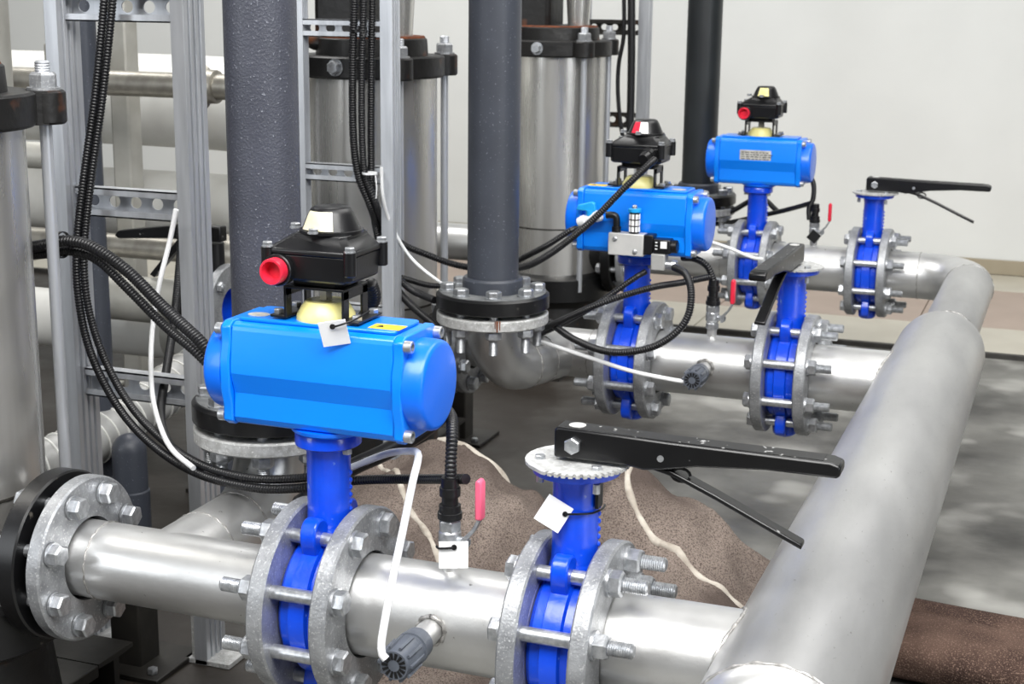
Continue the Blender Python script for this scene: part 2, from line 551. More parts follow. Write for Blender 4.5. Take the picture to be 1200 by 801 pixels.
mid_spool('near', YA, 'stainless pipe spool with clean socket between the two nearest flanged valves')
mid_spool('middle', YB, 'stainless pipe spool behind the black lever, in the middle valve row')
mid_spool('far', YC, 'dull stainless pipe spool in the row nearest the white wall')

BOLT_P = MB()     # flange bolt with its head on the +X side
hexhead(BOLT_P, (0.003, 0, 0), X3, 0.0235, 0.0125)
BOLT_P.solid((0.003, 0, 0), -X3, [(0, 0.0078), (0.075, 0.0078)], 12)
BOLT_P.ring((0, 0, 0), X3, [(0, 0.008), (0, 0.0145), (0.003, 0.0145), (0.003, 0.008)], 18)
BOLT_P = BOLT_P.mesh('bolt', 'zinc', 30)
NUT_P = hexhead(MB(), (-0.062, 0, 0), -X3, 0.024, 0.014).mesh('nut', 'zinc', 30)


def left_spool(nm, y, lab, rx, ry, hdg):
    """pump-side spool: pump flange, run, valve flange and a branch with an elbow up to the riser flange"""
    t = thing('branch_spool', (-0.72, y, AX), lab, 'pipe', 'pump-side pipe spools')
    o = 0.72
    MB().lathe((-0.885 + o, 0, 0), X3, [(0, RS), (0.265, RS), (0.285, RS + 0.003), (0.3225, RS + 0.003)], 48).build('pipe', 'steel', t)
    for wx in (-0.835, -0.615):
        weld(t, (wx + o, 0, 0), X3, RS + 0.0002, 0.0014)
    flange(t, -0.582 + o)
    MB().ring((-0.5622 + o, 0, 0), X3, [(-0.0045, 0.045), (-0.0045, 0.078), (0.0, 0.078), (0.0, 0.045)], 40).build('stub_end', 'steel', t)
    flange(t, -0.877 + o, 0.051, 0.10, 'galv', 0.019)
    MB().ring((-0.877 + o, 0, 0), X3, [(-0.010, 0.03), (-0.010, 0.066), (0.001, 0.066), (0.001, 0.03)], 32).build('gasket', 'rubber', t)
    for k in range(8):
        a = math.radians(22.5 + 45 * k)
        b = link('bolt', BOLT_P, t, 0, (-0.857 + o, 0.08 * math.sin(a), 0.08 * math.cos(a)))
        b.rotation_euler = (random.uniform(0, 1), 0, 0)
        link('nut', NUT_P, b)
    # branch: (rx, ry) is the riser axis in world coordinates; hdg the direction of the elbow leg
    C = Vector((rx + o, ry - y, 0))
    d = Vector((hdg[0], hdg[1], 0)).normalized()
    Re = 0.092
    m = MB().sweep(arc(C + d * Re + Z3 * Re, -d, -Z3, Re, 0, PI / 2, 18), RS, 40, False)
    m.build('elbow', 'steel', t, 0, 60)
    p0 = C + d * Re
    L = abs(p0.y / d.y) if abs(d.y) > 0.2 else 0.1
    MB().lathe(p0, d, [(0, RS), (L, RS)], 40).build('branch_pipe', 'steel', t)
    weld(t, p0, d, RS, 0.0018)
    weld(t, p0 + d * max(0.0, L - RS - 0.03), d, RS, 0.0014)
    MB().lathe(C + Z3 * Re, Z3, [(0, RS), (0.028, RS)], 40).build('pipe_collar', 'steel', t)
    MB().ring(C + Z3 * 0.096, Z3, flange_prof(0, 0.019, 0.05, 0.10), 64).build('flange', 'galv_rough', t, 0, 30)
    return t


RISERS = {'near': (-0.75, 0.25, (0, -1)), 'middle': (-0.74, 1.03, (0.30, 1)), 'far': (-0.73, 2.52, (0, -1))}
left_spool('near', YA, 'stainless branch pipe with bolted round flange at the lower left', *RISERS['near'])
left_spool('middle', YB, 'stainless elbow pipe under the rust-streaked flange of the middle riser', *RISERS['middle'])
left_spool('far', YC, 'stainless branch pipe mostly hidden behind the middle blue actuator', *RISERS['far'])

# rust streak below the middle riser flange is part of its flange: thin dried run
# ------------------------------------------------------------------ risers
BOLT_R = MB()
hexhead(BOLT_R, (0, 0, 0.003), Z3, 0.024, 0.011)
BOLT_R.ring((0, 0, 0), Z3, [(0, 0.008), (0, 0.0148), (0.003, 0.0148), (0.003, 0.008)], 18)
BOLT_R.solid((0, 0, 0.003), -Z3, [(0, 0.0078), (0.062, 0.0078)] + thread_prof(0.064, 0.103, 0.008) + [(0.104, 0.006)], 12)
BOLT_R = BOLT_R.mesh('bolt', 'zinc', 30)
NUT_R = hexhead(MB(), (0, 0, -0.0585), -Z3, 0.0245, 0.014).mesh('nut', 'zinc', 30)


def riser(nm, lab, m_):
    rx, ry, _ = RISERS[nm]
    t = thing('riser_pipe', (rx, ry, AX + 0.117), lab, 'pipe', 'dark grey vertical riser pipes')
    MB().lathe((0, 0, 0.03), Z3, [(0, 0.0455), (1.35, 0.0455)], 48).build('pipe', m_, t)
    MB().ring((0, 0, 0.0365), Z3, [(-0.03, 0.04), (-0.03, 0.054), (0.020, 0.054), (0.024, 0.051), (0.024, 0.046)], 48).build('collar', 'pvc', t)
    MB().ring((0, 0, 0), Z3, [(0, 0.03), (0, 0.074), (0.006, 0.074), (0.006, 0.03)], 40).build('gasket', 'rubber', t)
    rg = MB().ring((0, 0, 0.006), Z3, [(0, 0.05), (0, 0.098), (0.002, 0.101), (0.024, 0.101), (0.028, 0.097), (0.028, 0.05)], 64).build('backing_ring', 'rubber', t, 0, 30)
    MB().ring((0, 0, 0.0341), Z3, [(0, 0.055), (0, 0.095), (0.0007, 0.095), (0.0007, 0.055)], 48).build('dust_film', 'pvc_top', rg)
    for k in range(8):
        a = math.radians(22.5 + 45 * k)
        b = link('bolt', BOLT_R, t, 0, (0.08 * math.cos(a), 0.08 * math.sin(a), 0.0348))
        b.rotation_euler = (0, 0, random.uniform(0, 1))
        link('nut', NUT_R, b)
    return t


riser('near', 'thick grey riser pipe covered in water droplets, left of centre behind the nearest actuator', 'pvc_drop')
rm = riser('middle', 'smooth dark grey riser pipe ending in a rust-streaked bolted flange at centre', 'pvc')
riser('far', 'dark riser pipe standing against the white wall, left of the far actuator', 'pvc_black')
# rust runs on the flange below the middle riser
m = MB()
for az, w, z0, z1 in ((-1.12, 0.0018, 0.0, -0.0195), (-1.155, 0.0009, 0.0, -0.013), (-1.075, 0.0011, 0.0, -0.016)):
    p = Vector((0.1006 * math.cos(az), 0.1006 * math.sin(az), 0))
    tdir = Vector((-math.sin(az), math.cos(az), 0))
    m.prism([(-w, z0), (w, z0), (w * 0.6, z1), (-w * 0.6, z1)], p, tdir, Z3, p.normalized(), -0.0015, 0.0006)
m.build('rust_run', 'rust', rm)

# ------------------------------------------------------------------ butterfly valves
RING = [(-0.027, 0.05), (-0.027, 0.073), (-0.022, 0.078), (-0.0115, 0.079), (-0.0095, 0.084), (0.0095, 0.084), (0.0115, 0.079), (0.022, 0.078), (0.027, 0.073), (0.027, 0.05)]
BODY = MB().ring((0, 0, 0), X3, RING, 64)
BODY.solid((0, 0, 0.072), Z3, [(0, 0.030), (0.012, 0.027), (0.022, 0.0245)], 28)
BODY.solid((0, 0, -0.074), -Z3, [(0, 0.024), (0.03, 0.022), (0.038, 0.021), (0.042, 0.016)], 24)
BODY = BODY.mesh('body', 'vblue', 32)
LINER = MB().ring((0, 0, 0), X3, [(-0.0282, 0.052), (-0.0282, 0.070), (0.0282, 0.070), (0.0282, 0.052)], 48).mesh('seat_liner', 'rubber')
# lug: rounded eye around a bolt, swelling out of the rib (axis X, local origin on the bolt, +Z pointing outwards)
lug_poly = []
for k in range(15):
    a = -0.15 + (PI + 0.3) * k / 14
    lug_poly.append((0.0190 * math.cos(a), 0.0250 * math.sin(a)))
lug_poly += [(-0.020, -0.020), (-0.014, -0.026), (0.014, -0.026), (0.020, -0.020)]
LUG = MB().prism(lug_poly, (0, 0, 0), Y3, Z3, X3, -0.0095, 0.0095).mesh('lug', 'vblue', 40)
NECK = MB()
NECK.solid((0, 0, 0.088), Z3, [(0, 0.0255), (0.02, 0.0245), (0.086, 0.0245), (0.096, 0.027)], 32)
for i in range(6):      # cast pips along the sides of the neck
    for s in (-1, 1):
        NECK.solid((s * 0.0235, 0.004, 0.108 + i * 0.0085), (s, 0, 0), [(0, 0.0035), (0.0022, 0.0026), (0.003, 0.0012)], 8)
NECK = NECK.mesh('neck', 'vblue', 35)

LEVER_SIDE = [(-0.021, 0.004), (-0.021, 0.034), (-0.017, 0.037), (0.10, 0.034), (0.262, 0.0325), (0.272, 0.029), (0.272, 0.019), (0.268, 0.0165), (0.20, 0.0165), (0.13, 0.011), (0.095, 0.004), (0.075, 0.001), (0.055, 0.004), (0.02, 0.004)]




def valve(y, x, side, lab, lever=None):
    t = thing('butterfly_valve', (x, y, AX), lab, 'valve', 'blue wafer butterfly valves')
    link('body', BODY, t)
    link('seat_liner', LINER, t)
    link('neck', NECK, t)
    for a in (22.5, -22.5, 157.5, 202.5):
        a = math.radians(a)
        o = link('lug', LUG, t, 0.0025, (0, 0.09 * math.sin(a), 0.09 * math.cos(a)))
        o.rotation_euler = (-a, 0, 0)
    bolts(t, 0.09, side)
    if lever is None:
        MB().solid((0, 0, 0.1825), Z3, [(0, 0.034), (0.002, 0.037), (0.014, 0.037), (0.0155, 0.036)], 36).build('top_flange', 'vblue', t)
        for s in (-1, 1):
            b = MB()
            hexhead(b, (s * 0.028, -0.010, 0.1825), -Z3, 0.010, 0.006)
            b.build('mounting_bolt', 'zinc', t)
        return t
    # hand lever with toothed plate
    rz, zt = lever, 0.184
    MB().solid((0, 0, zt), Z3, [(0, 0.028), (0.003, 0.046), (0.0105, 0.0475), (0.012, 0.0465)], 40).build('top_flange', 'vblue', t)
    poly = []
    nt_ = 17
    for k in range(nt_):       # toothed arc over the open half
        a = rz - 1.95 + 2.3 * k / nt_
        da = 2.3 / nt_
        r0, r1 = 0.0515, 0.0565
        poly += [(r1 * math.cos(a), r1 * math.sin(a)), (r1 * math.cos(a + da * 0.55), r1 * math.sin(a + da * 0.55)),
                 (r0 * math.cos(a + da * 0.6), r0 * math.sin(a + da * 0.6)), (r0 * math.cos(a + da * 0.97), r0 * math.sin(a + da * 0.97))]
    for k in range(18):
        a = rz + 0.35 + (2 * PI - 2.3) * k / 18
        poly.append((0.054 * math.cos(a), 0.054 * math.sin(a)))
    np_ = MB().prism(poly, (0, 0, zt + 0.0121), X3, Y3, Z3, 0, 0.0035).build('toothed_plate', 'galv_rough', t, 0, 30)
    for (bx, by) in ((-0.036, -0.012), (-0.012, 0.036), (0.030, -0.026)):
        b = MB()
        hexhead(b, (bx, by, zt + 0.0156), Z3, 0.010, 0.004)
        b.solid((bx, by, zt), -Z3, [(0, 0.004), (0.010, 0.004)], 10)
        b.build('plate_bolt', 'zinc', np_)
    R = Matrix.Rotation(rz, 3, 'Z')
    z0 = zt + 0.0155
    lv = MB()
    hw = 0.0145
    lv.prism(LEVER_SIDE, (0, 0, z0), R @ X3, Z3, R @ Y3, -hw, hw)
    lv = lv.build('lever', 'lever', t, 0.0025, 30)
    wt = [(-0.016, 0.0366), (0.10, 0.0340), (0.255, 0.0326), (0.255, 0.0318), (0.10, 0.0330), (-0.016, 0.0356)]
    MB().prism(wt, (0, 0, z0 + 0.0005), R @ X3, Z3, R @ Y3, -hw + 0.003, hw - 0.003).build('worn_top', 'lever_worn', lv)
    b = MB()
    hexhead(b, R @ Vector((0, -hw, 0)) + Vector((0, 0, z0 + 0.019)), R @ -Y3, 0.0155, 0.006)
    b.build('clamp_bolt', 'zinc', lv)
    MB().solid(Vector((0, 0, z0 + 0.0355)), Z3, [(0, 0.009), (0.0016, 0.009)], 20).build('stem_end', 'alu', lv)
    MB().solid(R @ Vector((0.093, -hw, 0)) + Vector((0, 0, z0 + 0.016)), R @ -Y3, [(0, 0.0035), (0.001, 0.0035)], 12).build('pivot_pin', 'zinc', lv)
    # trigger under the lever
    tr = MB()
    pts = [(0.075, 0.006), (0.105, -0.001), (0.15, -0.020), (0.20, -0.043), (0.238, -0.060)]
    hw2 = 0.0095
    top = [(a, b + 0.0028) for a, b in pts]
    bot = [(a, b - 0.0028) for a, b in reversed(pts)]
    tr.prism(top + bot, (0, 0, z0), R @ X3, Z3, R @ Y3, -hw2, hw2)
    tr.build('trigger', 'lever', t, 0.0015)
    sp = MB()
    ps = [R @ Vector((0.112 + 0.010 * math.cos(q), -0.004, -0.002 + 0.007 * math.sin(q))) + Vector((0, 0, z0)) for q in [i * 0.5 for i in range(13)]]
    sp.sweep(ps, 0.0016, 6).build('spring', 'black', t)
    return t


valve(YA, V1, -1, 'blue butterfly valve with ribbed body under the nearest bright blue actuator')
valve(YA, V2, 1, 'nearest blue butterfly valve with long black hand lever reaching over the header', 0.0)
valve(YB, V1, -1, 'blue butterfly valve under the actuator carrying the silver solenoid block')
valve(YB, V2, 1, 'blue butterfly valve whose black lever points towards the viewer', -PI / 2 - 0.04)
valve(YC, V1, -1, 'blue butterfly valve under the farthest actuator by the white wall')
valve(YC, V2, 1, 'farthest blue butterfly valve with black lever outlined against white wall', 0.0)

# ------------------------------------------------------------------ pneumatic actuators
half = [(0.034, 0.0575), (0.0405, 0.0545), (0.0425, 0.049), (0.0472, 0.014), (0.0480, 0.002), (0.0408, -0.021), (0.0425, -0.048), (0.039, -0.0545), (0.033, -0.0575)]
ACT_POLY = [(a, b) for a, b in half] + [(-a, b) for a, b in reversed(half)]
plate_half = [(0.036, 0.0585), (0.0445, 0.053), (0.0445, 0.034), (0.0495, 0.018), (0.0495, -0.018), (0.0445, -0.034), (0.0445, -0.053), (0.036, -0.0585)]
PLATE_POLY = plate_half + [(-a, b) for a, b in reversed(plate_half)]
ZC = 0.2625
A_BODY = MB().prism(ACT_POLY, (0, 0, ZC), Y3, Z3, X3, -0.0965, 0.0965).mesh('body', 'blue', 8)
A_PLATE = MB().prism(PLATE_POLY, (0, 0, ZC), Y3, Z3, X3, 0.0968, 0.1085).mesh('end_plate', 'blue', 24)
A_CAP = MB().solid((0.1085, 0, ZC), X3, [(0, 0.0498), (0.0175, 0.0492), (0.0205, 0.0482), (0.0225, 0.0460), (0.0232, 0.0430)], 48).mesh('end_cap', 'cap_blue', 30)
A_PAD = MB().prism([(-0.094, -0.030), (-0.094, 0.030), (-0.088, 0.033), (0.088, 0.033), (0.094, 0.030), (0.094, -0.030), (0.088, -0.033), (-0.088, -0.033)], (0, 0, ZC + 0.0575), X3, Y3, Z3, 0, 0.0045).mesh('top_pad', 'blue', 30)
A_BOLT = MB().solid((0.1085, 0, 0), X3, [(0, 0.0068), (0.0001, 0.0068)], 18).lathe((0.1085, 0, 0), X3, [(0.0, 0.0068), (0.0075, 0.0068), (0.0085, 0.0060), (0.0085, 0.0040), (0.0030, 0.0036), (0.0029, 0.0001)], 18).mesh('cap_bolt', 'zinc', 30)
A_DISK = MB().solid((0, 0, 0.1985), Z3, [(0, 0.038), (0.003, 0.043), (0.007, 0.044)], 40).mesh('mounting_disk', 'cap_blue', 30)


def actuator(y, lab):
    t = thing('pneumatic_actuator', (V1 + 0.003, y, AX), lab, 'actuator', 'blue pneumatic actuators')
    link('body', A_BODY, t, 0.0015)
    link('top_pad', A_PAD, t, 0.0015)
    link('mounting_disk', A_DISK, t)
    for s in (0, PI):
        p = link('end_plate', A_PLATE, t, 0.0018)
        p.rotation_euler = (0, 0, s)
        c = link('end_cap', A_CAP, t)
        c.rotation_euler = (0, 0, s)
        for yy in (-0.0385, 0.0385):
            for zz in (-0.0485, 0.0485):
                b = link('cap_bolt', A_BOLT, t, 0, (0, 0, 0))
                b.rotation_euler = (0, 0, s)
                b.location = (0, yy, ZC + zz)
    return t


actA = actuator(YA, 'large bright azure actuator in the foreground with plain front')
actB = actuator(YB, 'blue actuator with silver solenoid block mounted on its front')
actC = actuator(YC, 'farthest blue actuator with a silver rating label, against the wall')
# stickers
for t, xs in ((actA, 0.078), (actB, -0.078)):
    MB().prism([(-0.018, -0.011), (0.018, -0.011), (0.018, 0.011), (-0.018, 0.011)], (xs, -0.016, ZC + 0.0621), X3, Y3, Z3, 0, 0.0005).build('warning_sticker', 'yellow', t)
    MB().prism([(-0.005, -0.004), (0.005, -0.004), (0, 0.005)], (xs - 0.008, -0.016, ZC + 0.0626), X3, Y3, Z3, 0, 0.0003).build('warning_mark', 'black', t)
for t, xs in ((actA, -0.078), (actB, 0.075)):
    m = MB()
    m.solid((0, 0, 0), Z3, [(0, 0.011), (0.0005, 0.011)], 24)
    o = m.build('round_sticker', 'label', t, 0, 30, (xs, -0.014, ZC + 0.0621))
    o.scale = (1.15, 0.9, 1)
# rating plate with printed rows on the far actuator
lb = MB().box((-0.005, -0.0472, ZC + 0.016), (0.078, 0.0012, 0.027)).build('rating_label', 'label', actC, 0.0003)
lb.rotation_euler = (0, 0, 0)
for r in range(4):
    m = MB()
    x = -0.040
    while x < 0.028:
        w = random.uniform(0.004, 0.011)
        m.box((x + w / 2, -0.0480, ZC + 0.024 - r * 0.0055), (w, 0.0004, 0.0018))
        x += w + 0.003
    m.build('printed_row', 'dark_steel', lb)

# ------------------------------------------------------------------ limit switch boxes
LB_BRACKET = MB().box((0, 0, 0.3615), (0.072, 0.058, 0.003))
for sx in (-1, 1):
    for sy in (-1, 1):
        LB_BRACKET.box((sx * 0.0345, sy * 0.0225, 0.345), (0.003, 0.013, 0.034))
    LB_BRACKET.box((sx * 0.0345, 0, 0.3560), (0.003, 0.058, 0.010))
    LB_BRACKET.box((sx * 0.043, 0, 0.3285), (0.020, 0.058, 0.003))
LB_BRACKET = LB_BRACKET.mesh('bracket', 'black')
bw, bd = 0.0495, 0.0395


def rr(hx, hy, c=0.006):
    return [(hx - c, -hy), (hx, -hy + c), (hx, hy - c), (hx - c, hy), (-hx + c, hy), (-hx, hy - c), (-hx, -hy + c), (-hx + c, -hy)]


def loft(mb, loops):
    n = len(loops[0][1])
    vs, fs = [], []
    for z, lp in loops:
        vs += [(a, b, z) for a, b in lp]
    for i in range(len(loops) - 1):
        for k in range(n):
            fs.append((i * n + k, i * n + (k + 1) % n, (i + 1) * n + (k + 1) % n, (i + 1) * n + k))
    fs.append(tuple(reversed(range(n))))
    fs.append(tuple((len(loops) - 1) * n + k for k in range(n)))
    return mb.add(vs, fs)


LB_LOWER = loft(MB(), [(0.363, rr(0.030, 0.024)), (0.3690, rr(0.031, 0.025)), (0.3700, rr(bw - 0.005, bd - 0.005)), (0.373, rr(bw - 0.002, bd - 0.002)), (0.3985, rr(bw, bd))]).mesh('lower_housing', 'black', 30)
LB_LID = loft(MB(), [(0.3988, rr(bw + 0.0015, bd + 0.0015)), (0.404, rr(bw + 0.0015, bd + 0.0015)), (0.406, rr(bw - 0.002, bd - 0.002)), (0.417, [(a + 0.005, b) for a, b in rr(0.034, 0.030)]), (0.420, [(a + 0.008, b) for a, b in rr(0.032, 0.029)])]).mesh('lid', 'black', 30)
LB_DOME = MB().solid((0, 0, 0.420), Z3, [(0, 0.0345), (0.003, 0.0345), (0.0035, 0.0315), (0.020, 0.0245), (0.025, 0.0215), (0.0272, 0.018)], 32).mesh('indicator_dome', 'black', 35)
LB_LUG = MB().solid((0, 0, 0.380), Z3, [(0, 0.0058), (0.001, 0.0068), (0.0255, 0.0068)], 14).mesh('corner_post', 'black')
LB_SCREW = hexhead(MB().solid((0, 0, 0.4055), Z3, [(0, 0.0062), (0.0014, 0.0062)], 14), (0, 0, 0.4068), Z3, 0.0098, 0.0045).mesh('cover_screw', 'zinc')
LB_CONE = MB().solid((0, 0, 0.3245), Z3, [(0, 0.0325), (0.005, 0.032), (0.017, 0.025), (0.020, 0.0215)], 32).mesh('position_indicator', 'cream', 30)
LB_STEM = hexhead(MB().cyl((0, 0, 0.3445), (0, 0, 0.372), 0.005, n=12), (0, 0, 0.346), Z3, 0.013, 0.013).mesh('shaft', 'brass')


def limit_box(y, lab, panels, port, dz=0.0):
    t = thing('limit_switch_box', (V1, y, AX), lab, 'switch box', 'black limit switch boxes')
    link('bracket', LB_BRACKET, t, 0.0008)
    link('lower_housing', LB_LOWER, t, 0.0012)
    lid = link('lid', LB_LID, t, 0.0015)
    dome = link('indicator_dome', LB_DOME, t, 0, (0.008, 0, 0))
    for az0, az1, mt in panels:
        MB().lathe((0, 0, 0.420), Z3, [(0.0042, 0.0318), (0.0200, 0.0252), (0.0235, 0.0231)], 10, math.radians(az0), math.radians(az1), ref=X3).lathe((0, 0, 0.420), Z3, [(0.0042, 0.0310), (0.0200, 0.0245), (0.0235, 0.0224)], 10, math.radians(az0), math.radians(az1), ref=X3).build('indicator_window', mt, dome, 0, 60)
    link('position_indicator', LB_CONE, t)
    link('shaft', LB_STEM, t)
    for sx in (-1, 1):
        for sy in (-1, 1):
            link('corner_post', LB_LUG, t, 0, (sx * (bw - 0.001), sy * (bd - 0.001), 0))
            link('cover_screw', LB_SCREW, lid, 0, (sx * (bw - 0.001), sy * (bd - 0.001), 0))
            link('cover_screw', LB_SCREW, lid, 0, (sx * 0.032 * (1 if sx * sy > 0 else 0.12), sy * 0.032 * (0.2 if sx * sy > 0 else 1.05), 0.0165))
            b = MB()
            hexhead(b, (sx * 0.047, sy * 0.020, 0.330), Z3, 0.010, 0.005)
            b.build('foot_screw', 'zinc', t)
    px = -0.0345
    if port == 'red':
        MB().ring((px, -bd + 0.006, 0.382), -Y3, [(0, 0.0100), (0, 0.0175), (0.0115, 0.0175), (0.0127, 0.0165), (0.0127, 0.0100)], 26).build('port_boss', 'black', t)
        MB().ring((px, -bd - 0.0066, 0.382), -Y3, [(0, 0.0080), (0, 0.0142), (0.0100, 0.0142), (0.0116, 0.0134), (0.0116, 0.0112), (0.0006, 0.0088)], 28).solid((px, -bd - 0.0066, 0.382), -Y3, [(0, 0.009), (0.0007, 0.009)], 20).build('port_plug', 'red', t)
    else:
        gx = 0.028
        MB().solid((gx, -bd + 0.008, 0.384), -Y3, [(0, 0.0155), (0.012, 0.0155)], 24).build('port_boss', 'black', t)
        g = MB()
        g.solid((gx, -bd - 0.004, 0.388), Vector((-0.15, -1, -0.25)), [(0, 0.014), (0.012, 0.014), (0.013, 0.012), (0.022, 0.011), (0.028, 0.0095)], 14)
        g.build('cable_gland', 'black', t, 0, 25)
    return t


limit_box(YA, 'black switch box with pale indicator dome and red plug on the nearest actuator', [(-136, -60, 'pale')], 'red')
limit_box(YB, 'black switch box with red and white indicator dome on the middle actuator', [(-128, -98, 'red'), (-97, -66, 'card')], 'cable')
limit_box(YC, 'small black switch box with yellow indicator dome on the farthest actuator', [(-118, -66, 'cream')], 'red')

# white glimmer label on the middle box lid
# ------------------------------------------------------------------ solenoid valve on the middle actuator
so = thing('solenoid_valve', (V1, YB, AX), 'silver solenoid valve block with black coil on the middle actuator', 'solenoid valve')
MB().box((-0.002, -0.062, 0.2275), (0.066, 0.028, 0.040)).build('valve_block', 'alu', so, 0.0015)
for (sx, sz) in ((-0.020, 0.0095), (0.018, -0.0115)):
    b = MB()
    b.solid((sx - 0.002, -0.076, 0.2275 + sz), -Y3, [(0, 0.0042), (0.0022, 0.0042), (0.003, 0.003)], 14)
    b.build('block_screw', 'zinc', so)
MB().box((0.040, -0.062, 0.230), (0.018, 0.027, 0.036)).build('pilot_block', 'black', so, 0.002)
co = MB().box((0.066, -0.066, 0.229), (0.032, 0.028, 0.026)).build('coil', 'black', so, 0.0025)
MB().box((0.070, -0.0804, 0.2325), (0.0115, 0.0008, 0.0125)).build('coil_label', 'card', co)
for r in range(3):
    MB().box((0.0565, -0.0803, 0.2365 - r * 0.006), (0.0042, 0.0006, 0.0018)).build('printed_mark', 'card', co)
MB().solid((0.082, -0.066, 0.229), X3, [(0, 0.012), (0.009, 0.012), (0.0105, 0.010)], 14).build('coil_nut', 'black', co)
MB().box((0.060, -0.068, 0.2005), (0.026, 0.026, 0.030)).build('plug_connector', 'hose', so, 0.002)
MB().solid((0.071, -0.070, 0.196), X3, [(0, 0.008), (0.012, 0.008), (0.013, 0.0095), (0.021, 0.009), (0.023, 0.006)], 14).build('connector_nut', 'zinc', so, 0, 25)
sl = MB().solid((0.010, -0.064, 0.2485), Z3, [(0, 0.0095), (0.038, 0.0095)], 20).build('silencer', 'black', so)
for k in range(9):
    for j in range(3):
        a = math.radians(k * 40 - 90)
        p = Vector((0.010 + 0.0093 * math.cos(a), -0.064 + 0.0093 * math.sin(a), 0.2555 + j * 0.0115))
        MB().prism([(-0.0023, -0.0045), (0.0023, -0.0045), (0.0023, 0.0045), (-0.0023, 0.0045)], p, Vector((-math.sin(a), math.cos(a), 0)), Z3, Vector((math.cos(a), math.sin(a), 0)), 0, 0.0009).build('silencer_window', 'card', sl) if k < 6 or k == 8 else None
MB().solid((0.010, -0.064, 0.2865), Z3, [(0, 0.0118), (0.0055, 0.0118), (0.0065, 0.0105)], 22).build('silencer_cap', 'cyan', so)
MB().solid((0.010, -0.064, 0.293), Z3, [(0, 0.005), (0.004, 0.0045), (0.006, 0.0025)], 12).build('cap_screw', 'zinc', so)
MB().sweep(spline([(-0.024, -0.062, 0.2465), (-0.024, -0.062, 0.268), (-0.026, -0.062, 0.276), (-0.034, -0.062, 0.278), (-0.046, -0.062, 0.277)], 0.003), 0.0065, 12).solid((-0.024, -0.062, 0.2475), Z3, [(0, 0.0085), (0.010, 0.0085)], 12).build('elbow_fitting', 'black', so)

sv = thing('shutoff_valve', (V1 - 0.075, YB - 0.062, AX + 0.27), 'small white plastic valve with cyan handle on the middle actuator', 'valve')
MB().solid((-0.022, 0, -0.010), Vector((1, 0, 0.38)), [(0, 0.008), (0.008, 0.0105), (0.014, 0.0105), (0.016, 0.0085), (0.032, 0.009), (0.036, 0.0105), (0.044, 0.0105), (0.048, 0.007)], 16).build('body', 'white', sv)
MB().solid((0, 0, 0.004), Z3, [(0, 0.007), (0.010, 0.008)], 14).build('stem', 'cyan', sv)
MB().prism([(-0.026, 0.014), (-0.022, 0.023), (0.004, 0.030), (0.010, 0.028), (0.012, 0.012), (-0.004, 0.012)], (0, 0, 0), X3, Z3, Y3, -0.005, 0.005).build('handle', 'cyan', sv, 0.0018)

# ------------------------------------------------------------------ small ball valves with red levers on each spool
def ball_valve(y, lab, sleeve, size=1.0):
    t = thing('ball_valve', (-0.388, y, AX + 0.070), lab, 'valve', 'small ball valves on the pipe spools')
    b = MB()
    hexhead(b, (0, 0, 0.000), Z3, 0.021, 0.012)
    b.solid((0, 0, 0.012), Z3, [(0, 0.0095), (0.004, 0.0125), (0.018, 0.0125), (0.021, 0.0105)], 18)
    hexhead(b, (0, 0, 0.032), Z3, 0.022, 0.013)
    b.build('body', 'zinc', t, 0, 25)
    st = MB().solid((0.010, -0.002, 0.022), Vector((1, -0.3, 0)), [(0, 0.005), (0.010, 0.005)], 12)
    hexhead(st, (0.0195, -0.005, 0.022), Vector((1, -0.3, 0)), 0.010, 0.005)
    st.build('stem_nut', 'zinc', t)
    hp = [(0.017, 0.015), (0.017, 0.026), (0.030, 0.040), (0.036, 0.052), (0.036, 0.060), (0.039, 0.060), (0.039, 0.050), (0.033, 0.038), (0.022, 0.024), (0.022, 0.015)]
    h = MB().prism(hp, (0, 0, 0), X3, Z3, Y3, -0.011, -0.001).build('handle', 'zinc', t, 0.0006)
    MB().prism([(0.0335, 0.051), (0.0335, 0.092), (0.035, 0.096), (0.039, 0.096), (0.0415, 0.092), (0.0415, 0.051)], (0, 0, 0), X3, Z3, Y3, -0.0125, 0.0005).build('handle_sleeve', sleeve, h, 0.002)
    MB().solid((0, 0, 0.0455), Z3, [(0, 0.0135), (0.007, 0.0135), (0.0075, 0.012), (0.015, 0.012), (0.0155, 0.009), (0.025, 0.009), (0.0255, 0.0115), (0.035, 0.0115), (0.0355, 0.010), (0.046, 0.0095)], 20).build('hose_connector', 'black', t, 0, 25)
    return t


bvA = ball_valve(YA, 'small steel ball valve with pink lever sleeve on the nearest pipe', 'pink')
bvB = ball_valve(YB, 'small steel ball valve with red lever on the middle pipe', 'red')
bvC = ball_valve(YC, 'tiny steel ball valve with red lever on the farthest pipe', 'red')

